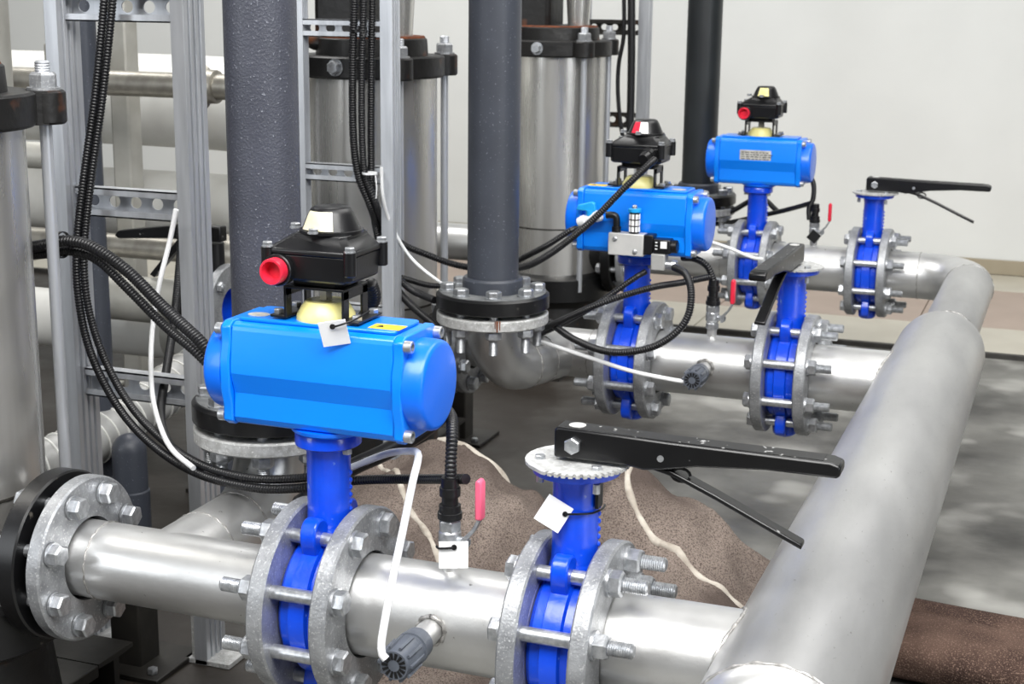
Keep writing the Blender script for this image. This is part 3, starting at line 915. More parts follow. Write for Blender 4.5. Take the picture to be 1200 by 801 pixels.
# ------------------------------------------------------------------ ribbed cable glands on the spools
def gland(y, lab, zofs=0.008):
    t = thing('cable_gland', (-0.386, y - 0.086, AX + zofs), lab, 'gland', 'ribbed glands on the pipe spools')
    b = MB()
    b.solid((0, 0, 0), -Y3, [(0, 0.0145), (0.004, 0.0172), (0.016, 0.0172), (0.0165, 0.0185), (0.022, 0.0185), (0.0225, 0.0165), (0.026, 0.0165), (0.030, 0.0185), (0.060, 0.0168), (0.064, 0.0155)], 28)
    b.build('body', 'grey_plastic', t, 0, 25)
    for k in range(10):
        a = 2 * PI * k / 10
        c = Vector((math.cos(a), 0, math.sin(a)))
        MB().prism([(-0.0018, 0.030), (0.0018, 0.030), (0.0014, 0.061), (-0.0014, 0.061)], c * 0.0163, Vector((-math.sin(a), 0, math.cos(a))), -Y3, c, 0, 0.0035).build('rib', 'grey_plastic', t)
    f = MB()
    for k in range(14):
        a = 2 * PI * k / 14
        c = Vector((math.cos(a), 0, math.sin(a)))
        f.prism([(-0.0011, 0.0065), (0.0011, 0.0065), (0.0017, 0.0135), (-0.0017, 0.0135)], (0, -0.0638, 0), Vector((-math.sin(a), 0, math.cos(a))), c, -Y3, 0, 0.0009)
    f.build('slot_ring', 'black', t)
    return t


gland(YA, 'ribbed grey gland holding the white tube on the nearest pipe')
gland(YB, 'dark ribbed gland holding the white tube on the middle pipe')

# ------------------------------------------------------------------ tags
def card(lab, p, w, h, rot, tie, name='blank_tag', mt='card', cat='tag'):
    """p is the tag centre, rot an euler; the card hangs from a black tie"""
    t = thing(name, p, lab, cat, 'blank tags')
    t.rotation_euler = rot
    MB().box((0, 0, 0), (w, 0.0012, h)).build('card', mt, t, 0.0002)
    return t


cA = card('blank white tag hanging from the nearest switch box bracket', (-0.497, -0.0535, AX + 0.322), 0.029, 0.030, (0.35, math.radians(-9), math.radians(20)), None)
MB().sweep(spline([(0.0, -0.0025, 0.009), (0.012, -0.004, 0.012), (0.026, 0.0, 0.0135), (0.040, 0.012, 0.014)], 0.003), 0.0012, 6).build('tie', 'black', cA)
MB().solid((0, -0.0005, 0.009), -Y3, [(0, 0.003), (0.0015, 0.003)], 12).build('tie_head', 'black', cA)
cB = card('blank white tag tilted on the neck of the lever valve', (-0.258, -0.0335, AX + 0.149), 0.030, 0.030, (-0.15, math.radians(33), math.radians(22)), None)
MB().solid((0.010, -0.0005, 0.006), -Y3, [(0, 0.0028), (0.002, 0.0028)], 12).build('tie_head', 'black', cB)
MB().sweep(spline([(0.010, -0.003, 0.006), (0.022, -0.004, 0.014), (0.035, 0.002, 0.022), (0.044, 0.014, 0.030), (0.047, 0.026, 0.034)], 0.003), 0.0012, 6).build('tie', 'black', cB)
cC = card('upright blank white tag in front of the nearest small ball valve', (-0.366, -0.042, AX + 0.091), 0.031, 0.030, (0, 0, math.radians(24)), None)
MB().sweep(spline([(-0.018, 0.004, 0.0085), (-0.016, -0.002, 0.0085), (-0.008, -0.0025, 0.0085), (0.0, -0.002, 0.009)], 0.002), 0.0013, 6).build('tie', 'black', cC)
MB().solid((0.0005, -0.0005, 0.009), -Y3, [(0, 0.003), (0.0015, 0.003)], 12).build('tie_head', 'black', cC)
cD = card('small black tag tied to the farthest ball valve', (-0.384, YC - 0.026, AX + 0.083), 0.026, 0.026, (0, math.radians(38), math.radians(12)), None, 'black_tag', 'black')
cE = MB().box((0, 0, 0), (0.004, 0.016, 0.026)).build('valve_label', 'black', None, 0.0006)
tag(cE, 'small dark label riveted on the lever valve neck', 'label')
cE.location = (V2 + 0.0262, -0.004, AX + 0.165)

# ------------------------------------------------------------------ pumps
def pump(y, lab, skid_lab):
    px = -1.075
    t = thing('pump', (px, y, 0.05), lab, 'pump', 'vertical stainless pumps')
    z = lambda a: a + AX - 0.05       # axis-relative height -> local
    MB().lathe((0, 0, z(-0.05)), Z3, [(0, 0.125), (0.57, 0.125)], 72).build('sleeve', 'sleeve', t)
    MB().ring((0, 0, z(0.068)), Z3, [(0, 0.122), (0, 0.1258), (0.002, 0.1262), (0.004, 0.1258), (0.004, 0.122)], 64).build('sleeve_seam', 'dark_steel', t)
    tp = MB().solid((0, 0, z(0.508)), Z3, [(0, 0.136), (0.004, 0.140), (0.038, 0.140), (0.041, 0.136)], 56)
    for k in range(4):
        a = math.radians(45 + 90 * k)
        tp.solid((0.15 * math.cos(a), 0.15 * math.sin(a), z(0.508)), Z3, [(0, 0.023), (0.003, 0.026), (0.038, 0.026), (0.041, 0.023)], 20)
        tp.box((0.133 * math.cos(a), 0.133 * math.sin(a), z(0.528)), (0.036, 0.050, 0.0395), a)
    tp.build('top_flange', 'cast', t, 0, 35)
    MB().solid((0, 0, z(0.549)), Z3, [(0, 0.108), (0.030, 0.106), (0.033, 0.102)], 48).build('seal_housing', 'cast', t)
    MB().ring((0, 0, z(0.5815)), Z3, [(0, 0.07), (0, 0.103), (0.0035, 0.101), (0.0035, 0.07)], 40).build('rust_rim', 'rust', t)
    MB().box((-0.045, -0.01, z(0.76)), (0.09, 0.12, 0.40)).box((-0.045, 0.0, z(0.572)), (0.12, 0.15, 0.03)).build('motor_stool', 'cast', t, 0.012)
    MB().solid((0.055, 0.0, z(0.584)), Z3, [(0, 0.028), (0.10, 0.034), (0.40, 0.042)], 28).build('coupling_guard', 'sleeve', t)
    for k in range(4):
        a = math.radians(45 + 90 * k)
        c = Vector((0.15 * math.cos(a), 0.15 * math.sin(a), 0))
        rod = MB().cyl(c + Z3 * z(-0.09), c + Z3 * z(0.508), 0.0076, n=16)
        rod.solid(c + Z3 * z(0.549), Z3, thread_prof(0.016, 0.034, 0.0095, 0.003) + [(0.035, 0.007)], 14)
        rod = rod.build('tie_rod', 'strut', t, 0, 30)
        n_ = MB()
        n_.ring(c + Z3 * z(0.549), Z3, [(0, 0.010), (0, 0.020), (0.003, 0.020), (0.003, 0.010)], 18)
        hexhead(n_, c + Z3 * z(0.552), Z3, 0.030, 0.018)
        n_.build('nut', 'galv', rod, 0, 30)
    for az in (-93,):
        a = math.radians(az)
        d = Vector((math.cos(a), math.sin(a), 0))
        b = MB().solid(d * 0.138 + Z3 * z(0.530), d, [(0, 0.016), (0.004, 0.016)], 18)
        hexhead(b, d * 0.142 + Z3 * z(0.530), d, 0.022, 0.012)
        b.build('vent_plug', 'zinc', t, 0, 30)
    MB().solid((0, 0, z(-0.12)), Z3, [(0, 0.15), (0.004, 0.156), (0.06, 0.156), (0.07, 0.135)], 56).build('base_ring', 'rubber', t)
    MB().solid((0, 0, 0.02), Z3, [(0, 0.13), (0.09, 0.118), (0.11, 0.13)], 48).build('base_casting', 'cast', t)
    # outlet stub and black flange facing the spool
    MB().cyl((0.10, 0, z(0)), (0.162, 0, z(0)), 0.052, n=36).build('outlet_neck', 'cast', t)
    MB().ring((0.158, 0, z(0)), X3, flange_prof(0, 0.026, 0.045, 0.103), 64).build('outlet_flange', 'rubber', t, 0, 30)
    xe = {YA: -0.30, YB: -0.21, YC: -0.55}[y]
    MB().cyl((-0.11, 0, z(0)), (xe, 0, z(0)), 0.05, n=32).build('inlet_pipe', 'steel', t)
    MB().ring((-0.185, 0, z(0)), X3, flange_prof(0, 0.02, 0.045, 0.10), 48).build('inlet_flange', 'galv', t, 0, 30)
    # skid
    s = thing('pump_skid', (px, y, 0), skid_lab, 'base frame', 'dark steel pump skids')
    for yy in (-0.20, 0.20):
        MB().prism([(-0.04, 0), (0.04, 0), (0.04, 0.008), (0.006, 0.010), (0.006, 0.062), (0.04, 0.064), (0.04, 0.07), (-0.04, 0.07), (-0.04, 0.064), (-0.006, 0.062), (-0.006, 0.010), (-0.04, 0.008)], (0, yy, 0.0), Y3, Z3, X3, -0.30, 0.10).build('beam', 'dark_steel', s)
    MB().box((-0.10, 0, 0.0605), (0.40, 0.32, 0.018)).build('deck_plate', 'dark_steel', s, 0.002)
    MB().box((0.055, 0.31, 0.105), (0.05, 0.05, 0.20)).box((0.055, 0.255, 0.185), (0.05, 0.10, 0.035)).build('leg_post', 'dark_steel', s, 0.003)
    MB().box((0.062, 0.315, 0.004), (0.13, 0.12, 0.008)).build('foot_plate', 'dark_steel', s, 0.0015)
    for q in (-1, 1):
        b = MB()
        hexhead(b, (0.062 + q * 0.045, 0.315 - 0.04, 0.008), Z3, 0.014, 0.008)
        b.build('anchor_bolt', 'zinc', s)


pump(YA, 'stainless pump sleeve with black top flange, cut off by the left edge', 'dark steel skid under the pump at the left edge')
pump(YB, 'stainless pump with rusty black top flange behind the thin middle frame', 'dark steel skid under the middle pump')
pump(YC, 'shiny stainless pump with black flange, between the middle riser and the white wall', 'dark steel skid under the farthest pump')

# ------------------------------------------------------------------ strut frames
def channel(w, d, t=0.0028, lip=0.008, beads=True):
    """C section, open to -X: w along Y, d along X"""
    h = w / 2
    g, q = 0.0045, w / 4
    side = [(d, -h)]
    for k in range(3):
        c = -h + q * (k + 1)
        side += [(d, c - 0.0028), (d - g, c - 0.0020), (d - g, c + 0.0020), (d, c + 0.0028)]
    return [(0, -h)] + side + [(d, h), (0, h), (0, h - lip), (t, h - lip), (t, h - t), (d - g - t, h - t), (d - g - t, -h + t), (t, -h + t), (t, -h + lip), (0, -h + lip)]


def slotted_rung(x0, x1, z, y, hgt=0.041, depth=0.021, nh=None, hole=0.0085):
    """channel rung along X with round holes through its web (front side faces -Y)"""
    m = MB()
    L = x1 - x0
    nh = nh or max(2, int(L / 0.030))
    cw = L / nh
    hh = hgt / 2
    n = 16
    lipo = hh - 0.0085
    for i in range(nh):
        cx = x0 + cw * (i + 0.5)
        for (yy, flip) in ((y + depth - 0.002, 0), (y + depth, 1)):
            vs = []
            for k in range(n):
                a = 2 * PI * k / n
                c, s = math.cos(a), math.sin(a)
                q = max(abs(c) / (cw / 2), abs(s) / hh)
                vs.append((cx + c / q, yy, z + s / q))
            for k in range(n):
                a = 2 * PI * k / n
                vs.append((cx + hole * 1.12 * math.cos(a), yy, z + hole * math.sin(a)))
            fs = [(k, (k + 1) % n, n + (k + 1) % n, n + k) for k in range(n)]
            m.add(vs, fs)
        vs = [(cx + hole * 1.12 * math.cos(2 * PI * k / n), y + depth - 0.002 * j, z + hole * math.sin(2 * PI * k / n)) for j in (0, 1) for k in range(n)]
        m.add(vs, [(k, (k + 1) % n, n + (k + 1) % n, n + k) for k in range(n)])
    for s in (-1, 1):
        m.box(((x0 + x1) / 2, y + depth / 2, z + s * (hh - 0.001)), (L, depth, 0.002))
        m.box(((x0 + x1) / 2, y + 0.001, z + s * (hh - 0.005)), (L, 0.002, 0.010))
    return m


def frame(name, lab, y, xs, ztop, rungs, d=0.021, w=0.052, zfoot=0.0, rh=0.041, rmat='strut', dw=None):
    cx = sum(xs) / len(xs)
    t = thing(name, (cx, y, zfoot), lab, 'frame', 'slotted strut frames')
    for k_, x in enumerate(xs):
        d, w = (dw[k_] if dw else (d, w))
        u = MB()
        u.prism(channel(w, d), (x - cx, 0, 0), X3, Y3, Z3, 0, ztop)
        u = u.build('upright', 'strut', t, 0.0006, 30)
        if zfoot == 0:
            MB().box((x - cx + 0.020, 0.0, 0.004), (0.075, 0.052, 0.008)).box((x - cx - 0.004, 0, 0.045), (0.006, 0.045, 0.085)).build('foot_bracket', 'galv_rough', u, 0.001)
    for z, a, b in rungs:
        slotted_rung(a - cx, b - cx, z, -0.010, rh).build('rung', rmat, t, 0, 30)
    return t


# uprights: near frame by the left pump
frame('strut_frame', 'galvanised strut frame with slotted rungs carrying the black conduits at left', 0.365, (-1.141, -0.938), 1.5,
      [(AX + 0.645, -1.117, -0.940), (AX + 0.374, -1.117, -0.940), (AX + 0.108, -1.117, -0.940), (1.25, -1.117, -0.940)])
frame('strut_frame', 'slim galvanised strut frame standing before the middle pump', 1.03, (-1.116, -0.950), 1.5,
      [(AX + 0.346, -1.107, -0.949), (AX + 0.603, -1.107, -0.949), (AX + 0.09, -1.107, -0.949), (1.2, -1.107, -0.949)], 0.026, 0.03, 0.0, 0.031, 'strut', [(0.011, 0.022), (0.024, 0.034)])
frame('strut_frame', 'distant dark strut frame with cables right of the farthest pump', 2.66, (-1.12, -0.945), 1.5,
      [(AX + 0.575, -1.095, -0.945), (AX + 0.322, -1.095, -0.945), (1.2, -1.095, -0.945)], 0.03, 0.036, 0.0, 0.041, 'dark_steel')

PATHS = {
    'pair_a': [(-1.030, 0.330, 0.998), (-1.034, 0.330, 0.954), (-1.056, 0.330, 0.828), (-1.079, 0.325, 0.710), (-1.093, 0.320, 0.613), (-1.087, 0.310, 0.542), (-1.050, 0.280, 0.476), (-0.983, 0.240, 0.418), (-0.904, 0.200, 0.383), (-0.811, 0.160, 0.366), (-0.716, 0.130, 0.368), (-0.642, 0.115, 0.380), (-0.548, 0.100, 0.407), (-0.452, 0.060, 0.433), (-0.369, 0.000, 0.462)],
    'pair_b': [(-1.020, 0.335, 0.999), (-1.024, 0.335, 0.954), (-1.047, 0.335, 0.828), (-1.070, 0.330, 0.710), (-1.084, 0.325, 0.613), (-1.077, 0.315, 0.542), (-1.036, 0.285, 0.479), (-0.971, 0.245, 0.426), (-0.896, 0.205, 0.394), (-0.807, 0.165, 0.376), (-0.716, 0.135, 0.378), (-0.638, 0.120, 0.392), (-0.581, 0.110, 0.411), (-0.531, 0.090, 0.436)],
    'upper_a': [(-1.067, 0.160, 0.638), (-1.012, 0.150, 0.649), (-0.978, 0.150, 0.656), (-0.940, 0.150, 0.650), (-0.887, 0.145, 0.624), (-0.829, 0.130, 0.588), (-0.769, 0.110, 0.558), (-0.726, 0.100, 0.533), (-0.647, 0.100, 0.525), (-0.565, 0.095, 0.575), (-0.515, 0.075, 0.628), (-0.507, 0.055, 0.657)],
    'upper_b': [(-1.075, 0.170, 0.626), (-1.013, 0.160, 0.636), (-0.980, 0.160, 0.641), (-0.942, 0.160, 0.632), (-0.892, 0.150, 0.601), (-0.834, 0.135, 0.565), (-0.779, 0.115, 0.542), (-0.733, 0.110, 0.514), (-0.654, 0.110, 0.490)],
    'vert_c': [(-1.102, 0.600, 0.608), (-1.093, 0.580, 0.560), (-1.055, 0.500, 0.483), (-1.009, 0.400, 0.417), (-0.966, 0.320, 0.390), (-0.923, 0.260, 0.380), (-0.872, 0.210, 0.371), (-0.808, 0.170, 0.368)],
    'actA_drop': [(-0.468, 0.120, 0.507), (-0.436, 0.090, 0.513), (-0.408, 0.050, 0.514), (-0.392, 0.015, 0.504), (-0.387, 0.000, 0.480), (-0.387, 0.000, 0.459)],
    'blackdiag': [(-0.683, 0.200, 0.327), (-0.615, 0.200, 0.380), (-0.561, 0.200, 0.411), (-0.515, 0.200, 0.441), (-0.475, 0.200, 0.475)],
    'mid_a': [(-0.995, 1.000, 0.996), (-0.992, 1.000, 0.953), (-0.997, 1.000, 0.835), (-0.997, 1.000, 0.715), (-0.988, 1.000, 0.647), (-0.970, 1.010, 0.593), (-0.969, 1.050, 0.533), (-0.957, 1.060, 0.477), (-0.933, 1.060, 0.423), (-0.822, 1.000, 0.373)],
    'mid_b': [(-0.975, 1.000, 0.996), (-0.974, 1.000, 0.953), (-0.979, 1.000, 0.836), (-0.980, 1.000, 0.716), (-0.975, 1.000, 0.648), (-0.958, 1.000, 0.608), (-0.956, 1.030, 0.564), (-0.944, 1.070, 0.521), (-0.899, 1.100, 0.494), (-0.834, 1.130, 0.471), (-0.733, 1.130, 0.476), (-0.668, 1.110, 0.506), (-0.586, 1.100, 0.572), (-0.531, 1.120, 0.633), (-0.498, 1.150, 0.671), (-0.487, 1.170, 0.684)],
    'mid_c': [(-0.967, 1.020, 0.997), (-0.967, 1.020, 0.953), (-0.970, 1.020, 0.835), (-0.972, 1.020, 0.700), (-0.971, 1.020, 0.608), (-0.971, 1.040, 0.535), (-0.959, 1.050, 0.479), (-0.911, 1.050, 0.438), (-0.839, 1.000, 0.431)],
    'mid_d': [(-0.938, 1.070, 0.453), (-0.891, 1.120, 0.432), (-0.817, 1.150, 0.440), (-0.740, 1.150, 0.485), (-0.676, 1.130, 0.521), (-0.630, 1.130, 0.552), (-0.621, 1.150, 0.553)],
    'low_a': [(-0.741, 1.160, 0.334), (-0.673, 1.130, 0.370), (-0.566, 1.100, 0.427), (-0.484, 1.140, 0.456), (-0.437, 1.200, 0.460), (-0.394, 1.240, 0.467)],
    'low_b': [(-0.754, 1.170, 0.319), (-0.683, 1.160, 0.355), (-0.601, 1.160, 0.404), (-0.524, 1.170, 0.463), (-0.503, 1.190, 0.477)],
    'loop': [(-0.441, 1.150, 0.496), (-0.413, 1.120, 0.492), (-0.394, 1.090, 0.469), (-0.392, 1.070, 0.430), (-0.411, 1.060, 0.398), (-0.451, 1.060, 0.369), (-0.505, 1.060, 0.354), (-0.555, 1.070, 0.353), (-0.616, 1.100, 0.363), (-0.675, 1.150, 0.377)],
    'actB_drop': [(-0.456, 1.270, 0.493), (-0.427, 1.250, 0.496), (-0.403, 1.240, 0.487), (-0.391, 1.240, 0.466), (-0.385, 1.240, 0.442)],
    'actC_drop': [(-0.446, 2.420, 0.507), (-0.422, 2.400, 0.528), (-0.399, 2.360, 0.510), (-0.395, 2.346, 0.475), (-0.404, 2.346, 0.449), (-0.402, 2.346, 0.419)],
    'lowC': [(-0.401, 2.346, 0.462), (-0.470, 2.380, 0.436), (-0.559, 2.450, 0.404), (-0.660, 2.500, 0.373), (-0.764, 2.500, 0.366)],
    'lowC2': [(-0.494, 2.420, 0.425), (-0.560, 2.500, 0.447), (-0.627, 2.500, 0.411), (-0.679, 2.480, 0.383)],
    'rear_a': [(-0.977, 2.600, 0.994), (-0.973, 2.600, 0.859), (-0.985, 2.600, 0.778), (-0.985, 2.600, 0.697), (-0.973, 2.600, 0.605), (-0.954, 2.600, 0.535)],
    'rear_b': [(-0.950, 2.580, 0.994), (-0.944, 2.580, 0.814), (-0.942, 2.580, 0.677), (-0.941, 2.580, 0.538)],
    'white_a': [(-0.921, 0.310, 0.679), (-0.934, 0.310, 0.632), (-0.945, 0.300, 0.580), (-0.958, 0.300, 0.525), (-0.958, 0.290, 0.472), (-0.951, 0.280, 0.421), (-0.893, 0.210, 0.403), (-0.846, 0.165, 0.390), (-0.795, 0.135, 0.380)],
    'white_b': [(-0.570, 0.100, 0.415), (-0.537, 0.090, 0.433), (-0.489, 0.060, 0.459), (-0.447, 0.020, 0.478), (-0.422, -0.010, 0.488), (-0.417, -0.020, 0.482), (-0.414, -0.040, 0.465), (-0.407, -0.080, 0.427), (-0.401, -0.120, 0.386), (-0.397, -0.150, 0.347), (-0.395, -0.160, 0.331), (-0.391, -0.163, 0.322), (-0.384, -0.160, 0.318)],
    'white_c': [(-0.744, 1.170, 0.341), (-0.669, 1.120, 0.342), (-0.577, 1.090, 0.331), (-0.495, 1.085, 0.315), (-0.426, 1.090, 0.306), (-0.388, 1.105, 0.300)],
    'white_c0': [(-0.933, 0.980, 0.666), (-0.935, 0.990, 0.613), (-0.934, 1.020, 0.560), (-0.911, 1.050, 0.498), (-0.857, 1.050, 0.458), (-0.830, 1.100, 0.424)],
    'white_d': [(-0.617, 2.200, 0.372), (-0.569, 2.200, 0.359), (-0.515, 2.200, 0.341), (-0.485, 2.220, 0.334)],
}

# ------------------------------------------------------------------ conduits, cables and tubes
def conduit(name, lab, key, r, corr=True, mt='conduit', cat='conduit', group='black cables and conduits', n=10):
    pts = PATHS[key]
    base = Vector(pts[len(pts) // 2])
    if corr:
        P = spline(pts, 0.00145)
        rad = lambda i: r if (i % 3) else r * 0.80
    else:
        P = spline(pts, 0.006)
        rad = r
    o = MB().sweep([p - base for p in P], rad, n).build(name, mt, None, 0, 60, base)
    return tag(o, lab, cat, group)


conduit('corrugated_conduit', 'left one of two corrugated conduits curving down the near strut frame', 'pair_a', 0.0058)
conduit('corrugated_conduit', 'right one of two corrugated conduits curving down the near strut frame', 'pair_b', 0.0056)
conduit('corrugated_conduit', 'thick corrugated conduit arching from left pump to nearest actuator', 'upper_a', 0.0078)
conduit('corrugated_conduit', 'thinner corrugated conduit arching just below the thick one at left', 'upper_b', 0.0062)
conduit('corrugated_conduit', 'corrugated conduit hanging vertically beside the right upright of the near frame', 'vert_c', 0.0066)
conduit('corrugated_conduit', 'short corrugated conduit dropping from nearest actuator to pink-lever ball valve', 'actA_drop', 0.0068)
conduit('power_cable', 'smooth black cable slanting behind the nearest valve neck', 'blackdiag', 0.011, False)
conduit('power_cable', 'leftmost black cable hanging on the middle strut frame', 'mid_a', 0.0075)
conduit('power_cable', 'black cable running from middle frame up to the red-domed switch box', 'mid_b', 0.0066)
conduit('power_cable', 'rightmost black cable hanging on the middle strut frame', 'mid_c', 0.0070)
conduit('power_cable', 'black cable leading to the small white valve with cyan handle', 'mid_d', 0.0058)
conduit('power_cable', 'upper black cable crossing in front of the middle valve neck', 'low_a', 0.0062)
conduit('power_cable', 'lower black cable passing behind the middle valve neck', 'low_b', 0.0056)
conduit('power_cable', 'black cable looping down from the solenoid connector over the middle valve', 'loop', 0.0068)
conduit('power_cable', 'short black cable from middle actuator down to its red-lever ball valve', 'actB_drop', 0.0066)
conduit('power_cable', 'short black cable from farthest actuator down to its ball valve', 'actC_drop', 0.0066)
conduit('power_cable', 'thin black cable stretching left from the farthest ball valve', 'lowC', 0.0062, False)
conduit('power_cable', 'tangled black cable behind the farthest valve neck', 'lowC2', 0.007, False)
conduit('power_cable', 'wavy thin black cable on the distant frame', 'rear_a', 0.006, False)
conduit('power_cable', 'thick straight black cable on the distant frame', 'rear_b', 0.011, False)

for key, lab, r in (('white_a', 'white plastic tube hanging down the near strut frame', 0.0036), ('white_b', 'white tube curving from nearest valve down to grey gland', 0.0042),
                    ('white_c', 'white tube stretching across the middle valve to its dark gland', 0.0040), ('white_c0', 'thin white tube hanging beside the middle frame upright', 0.0030),
                    ('white_d', 'short white tube crossing the farthest actuated valve', 0.0042)):
    conduit('white_tube', lab, key, r, False, 'white', 'tube', 'white plastic tubes')


def cable_tie(lab, p, axis, r, mt, tail=None):
    t = thing('cable_tie', p, lab, 'cable tie', 'cable ties')
    MB().ring((0, 0, 0), axis, [(-0.002, r), (-0.002, r + 0.0014), (0.002, r + 0.0014), (0.002, r)], 20).build('strap', mt, t)
    c = Vector((r + 0.001, -0.004, 0.0))
    MB().box(c, (0.006, 0.006, 0.005)).build('lock', mt, t, 0.0008)
    if tail:
        MB().sweep(spline([c, c + Vector(tail) * 0.5 + Vector((0.004, -0.004, 0)), c + Vector(tail)], 0.003), 0.0012, 6).build('tail', mt, t)


cable_tie('black cable tie around the conduits at the left pump tie rod', (-0.990, 0.152, 0.650), X3, 0.016, 'black', (-0.02, -0.03, 0.0))
cable_tie('white cable tie on the middle strut frame', (-0.966, 1.0, 0.652), Z3, 0.012, 'white', (0.004, -0.006, -0.045))
cable_tie('black cable tie on upper rung of the middle strut frame', (-0.985, 1.004, 0.90), Z3, 0.013, 'black', (-0.012, -0.004, -0.022))

# ------------------------------------------------------------------ felt on the floor
def felt_h(x, y):
    # ridge line heights above the floor at y = 0.82
    prof = [(-1.02, 0.0), (-0.93, 0.13), (-0.873, 0.203), (-0.778, 0.233), (-0.684, 0.216), (-0.592, 0.180), (-0.540, 0.140), (-0.490, 0.178), (-0.424, 0.222), (-0.33, 0.178), (-0.26, 0.148), (-0.18, 0.104), (-0.06, 0.03), (0.1, 0.004)]
    k = 0.0
    for i in range(len(prof) - 1):
        if prof[i][0] <= x <= prof[i + 1][0]:
            t = (x - prof[i][0]) / (prof[i + 1][0] - prof[i][0])
            t = t * t * (3 - 2 * t)
            k = prof[i][1] * (1 - t) + prof[i + 1][1] * t
    if y > 0.82:
        s = max(0.0, 1 - (y - 0.82) / 0.10)
        s = s * s * (3 - 2 * s)
    else:
        u = (0.82 - y) / 0.62
        s = max(0.0, 1 - u) ** 0.9
    h = k * s
    w = 0.5 * math.sin(x * 16 + y * 9) + 0.5 * math.sin(x * 7 - y * 21 + 1.3)
    fold = 1 - abs(noise.noise(Vector((x * 6 + y * 3, y * 4 - x * 2, 7))))
    h += (0.016 * w + 0.060 * (fold - 0.82) + 0.012 * noise.noise(Vector((x * 11, y * 11, 0))) + 0.008 * noise.noise(Vector((x * 28, y * 28, 3)))) * min(1.0, h / 0.05)
    return max(h, 0.004)


def felt_sheet():
    nx, ny = 110, 80
    x1, y0, y1 = -0.08, 0.26, 0.93
    vs, fs = [], []
    for layer in (0, 1):
        for i in range(nx + 1):
            for j in range(ny + 1):
                # the right side of the sheet ends on a slanting cut edge
                y = y0 + (y1 - y0) * j / ny
                xr = x1 - 0.05 * math.sin(y * 5)
                x0 = -0.66 - 0.34 * (y - 0.26) / 0.56 + 0.02 * math.sin(y * 17)
                x = x0 + (xr - x0) * i / nx
                h = felt_h(x, y)
                vs.append((x, y, h if layer == 0 else max(0.0008, h - 0.012)))
    st = ny + 1
    off = (nx + 1) * st
    for i in range(nx):
        for j in range(ny):
            a = i * st + j
            fs.append((a, a + st, a + st + 1, a + 1))
            fs.append((off + a, off + a + 1, off + a + st + 1, off + a + st))
    for i in range(nx):
        for j in (0, ny):
            a, b = i * st + j, (i + 1) * st + j
            fs.append((a, b, off + b, off + a))
    for j in range(ny):
        for i in (0, nx):
            a, b = i * st + j, i * st + j + 1
            fs.append((a, b, off + b, off + a))
    m = MB()
    m.add(vs, fs)
    return m


ft = thing('felt_mat', (-0.5, 0.6, 0), 'crumpled grey-brown felt mat heaped on the floor behind the nearest pipe', 'mat')
o = felt_sheet()
o.v = [(x + 0.5, y - 0.6, z) for x, y, z in o.v]
o.build('sheet', 'felt', ft, 0, 70)


def felt_band(pts, r, nm='bound_edge'):
    P = spline([(x + 0.5, y - 0.6, felt_h(x, y) + 0.001 + dz) for x, y, dz in pts], 0.008)
    P = [Vector((p.x, p.y, felt_h(p.x - 0.5, p.y + 0.6) - 0.30 * r)) for p in P]
    MB().sweep(P, lambda i: r * (0.72 + 0.35 * noise.noise(P[i] * 38)), 8).build(nm, 'felt_edge', ft, 0, 60)


felt_band([(-0.415, 0.80, 0), (-0.402, 0.751, 0), (-0.381, 0.728, 0), (-0.352, 0.711, 0), (-0.307, 0.687, 0), (-0.251, 0.68, 0), (-0.193, 0.70, 0), (-0.14, 0.72, 0)], 0.009)
felt_band([(-0.86, 0.81, 0), (-0.829, 0.779, 0), (-0.746, 0.666, 0), (-0.689, 0.605, 0), (-0.646, 0.562, 0), (-0.61, 0.52, 0)], 0.0085)
felt_band([(-0.76, 0.835, 0), (-0.70, 0.825, 0), (-0.655, 0.83, 0), (-0.61, 0.85, 0)], 0.016)

rf = thing('felt_mat', (0.10, 0.715, 0), 'reddish-brown felt mat folded flat on the floor beneath the header', 'mat')
nseg = 34
for (yc, hw, hh, x0, x1, nm, sd) in ((-0.005, 0.078, 0.034, -0.16, 0.75, 'lower_fold', 1), (0.085, 0.055, 0.030, -0.15, 0.20, 'upper_fold', 5)):
    vs, fs = [], []
    nx = 60
    for i in range(nx + 1):
        x = x0 + (x1 - x0) * i / nx
        yy0 = yc - 0.10 * (x - 0.1)
        for k in range(nseg):
            a = 2 * PI * k / nseg
            nzv = 1 + 0.10 * noise.noise(Vector((x * 7, math.cos(a) * 1.5, math.sin(a) * 1.5 + sd)))
            ey = hw * math.copysign(abs(math.cos(a)) ** 0.6, math.cos(a)) * nzv
            ez = hh * math.copysign(abs(math.sin(a)) ** 0.7, math.sin(a)) * (nzv if math.sin(a) > 0 else 1)
            vs.append((x, yy0 + ey, hh + ez + 0.001))
    for i in range(nx):
        for k in range(nseg):
            fs.append((i * nseg + k, i * nseg + (k + 1) % nseg, (i + 1) * nseg + (k + 1) % nseg, (i + 1) * nseg + k))
    fs.append(tuple(reversed(range(nseg))))
    fs.append(tuple(nx * nseg + k for k in range(nseg)))
    m = MB()
    m.add(vs, fs)
    m.build(nm, 'felt_red', rf, 0, 70)

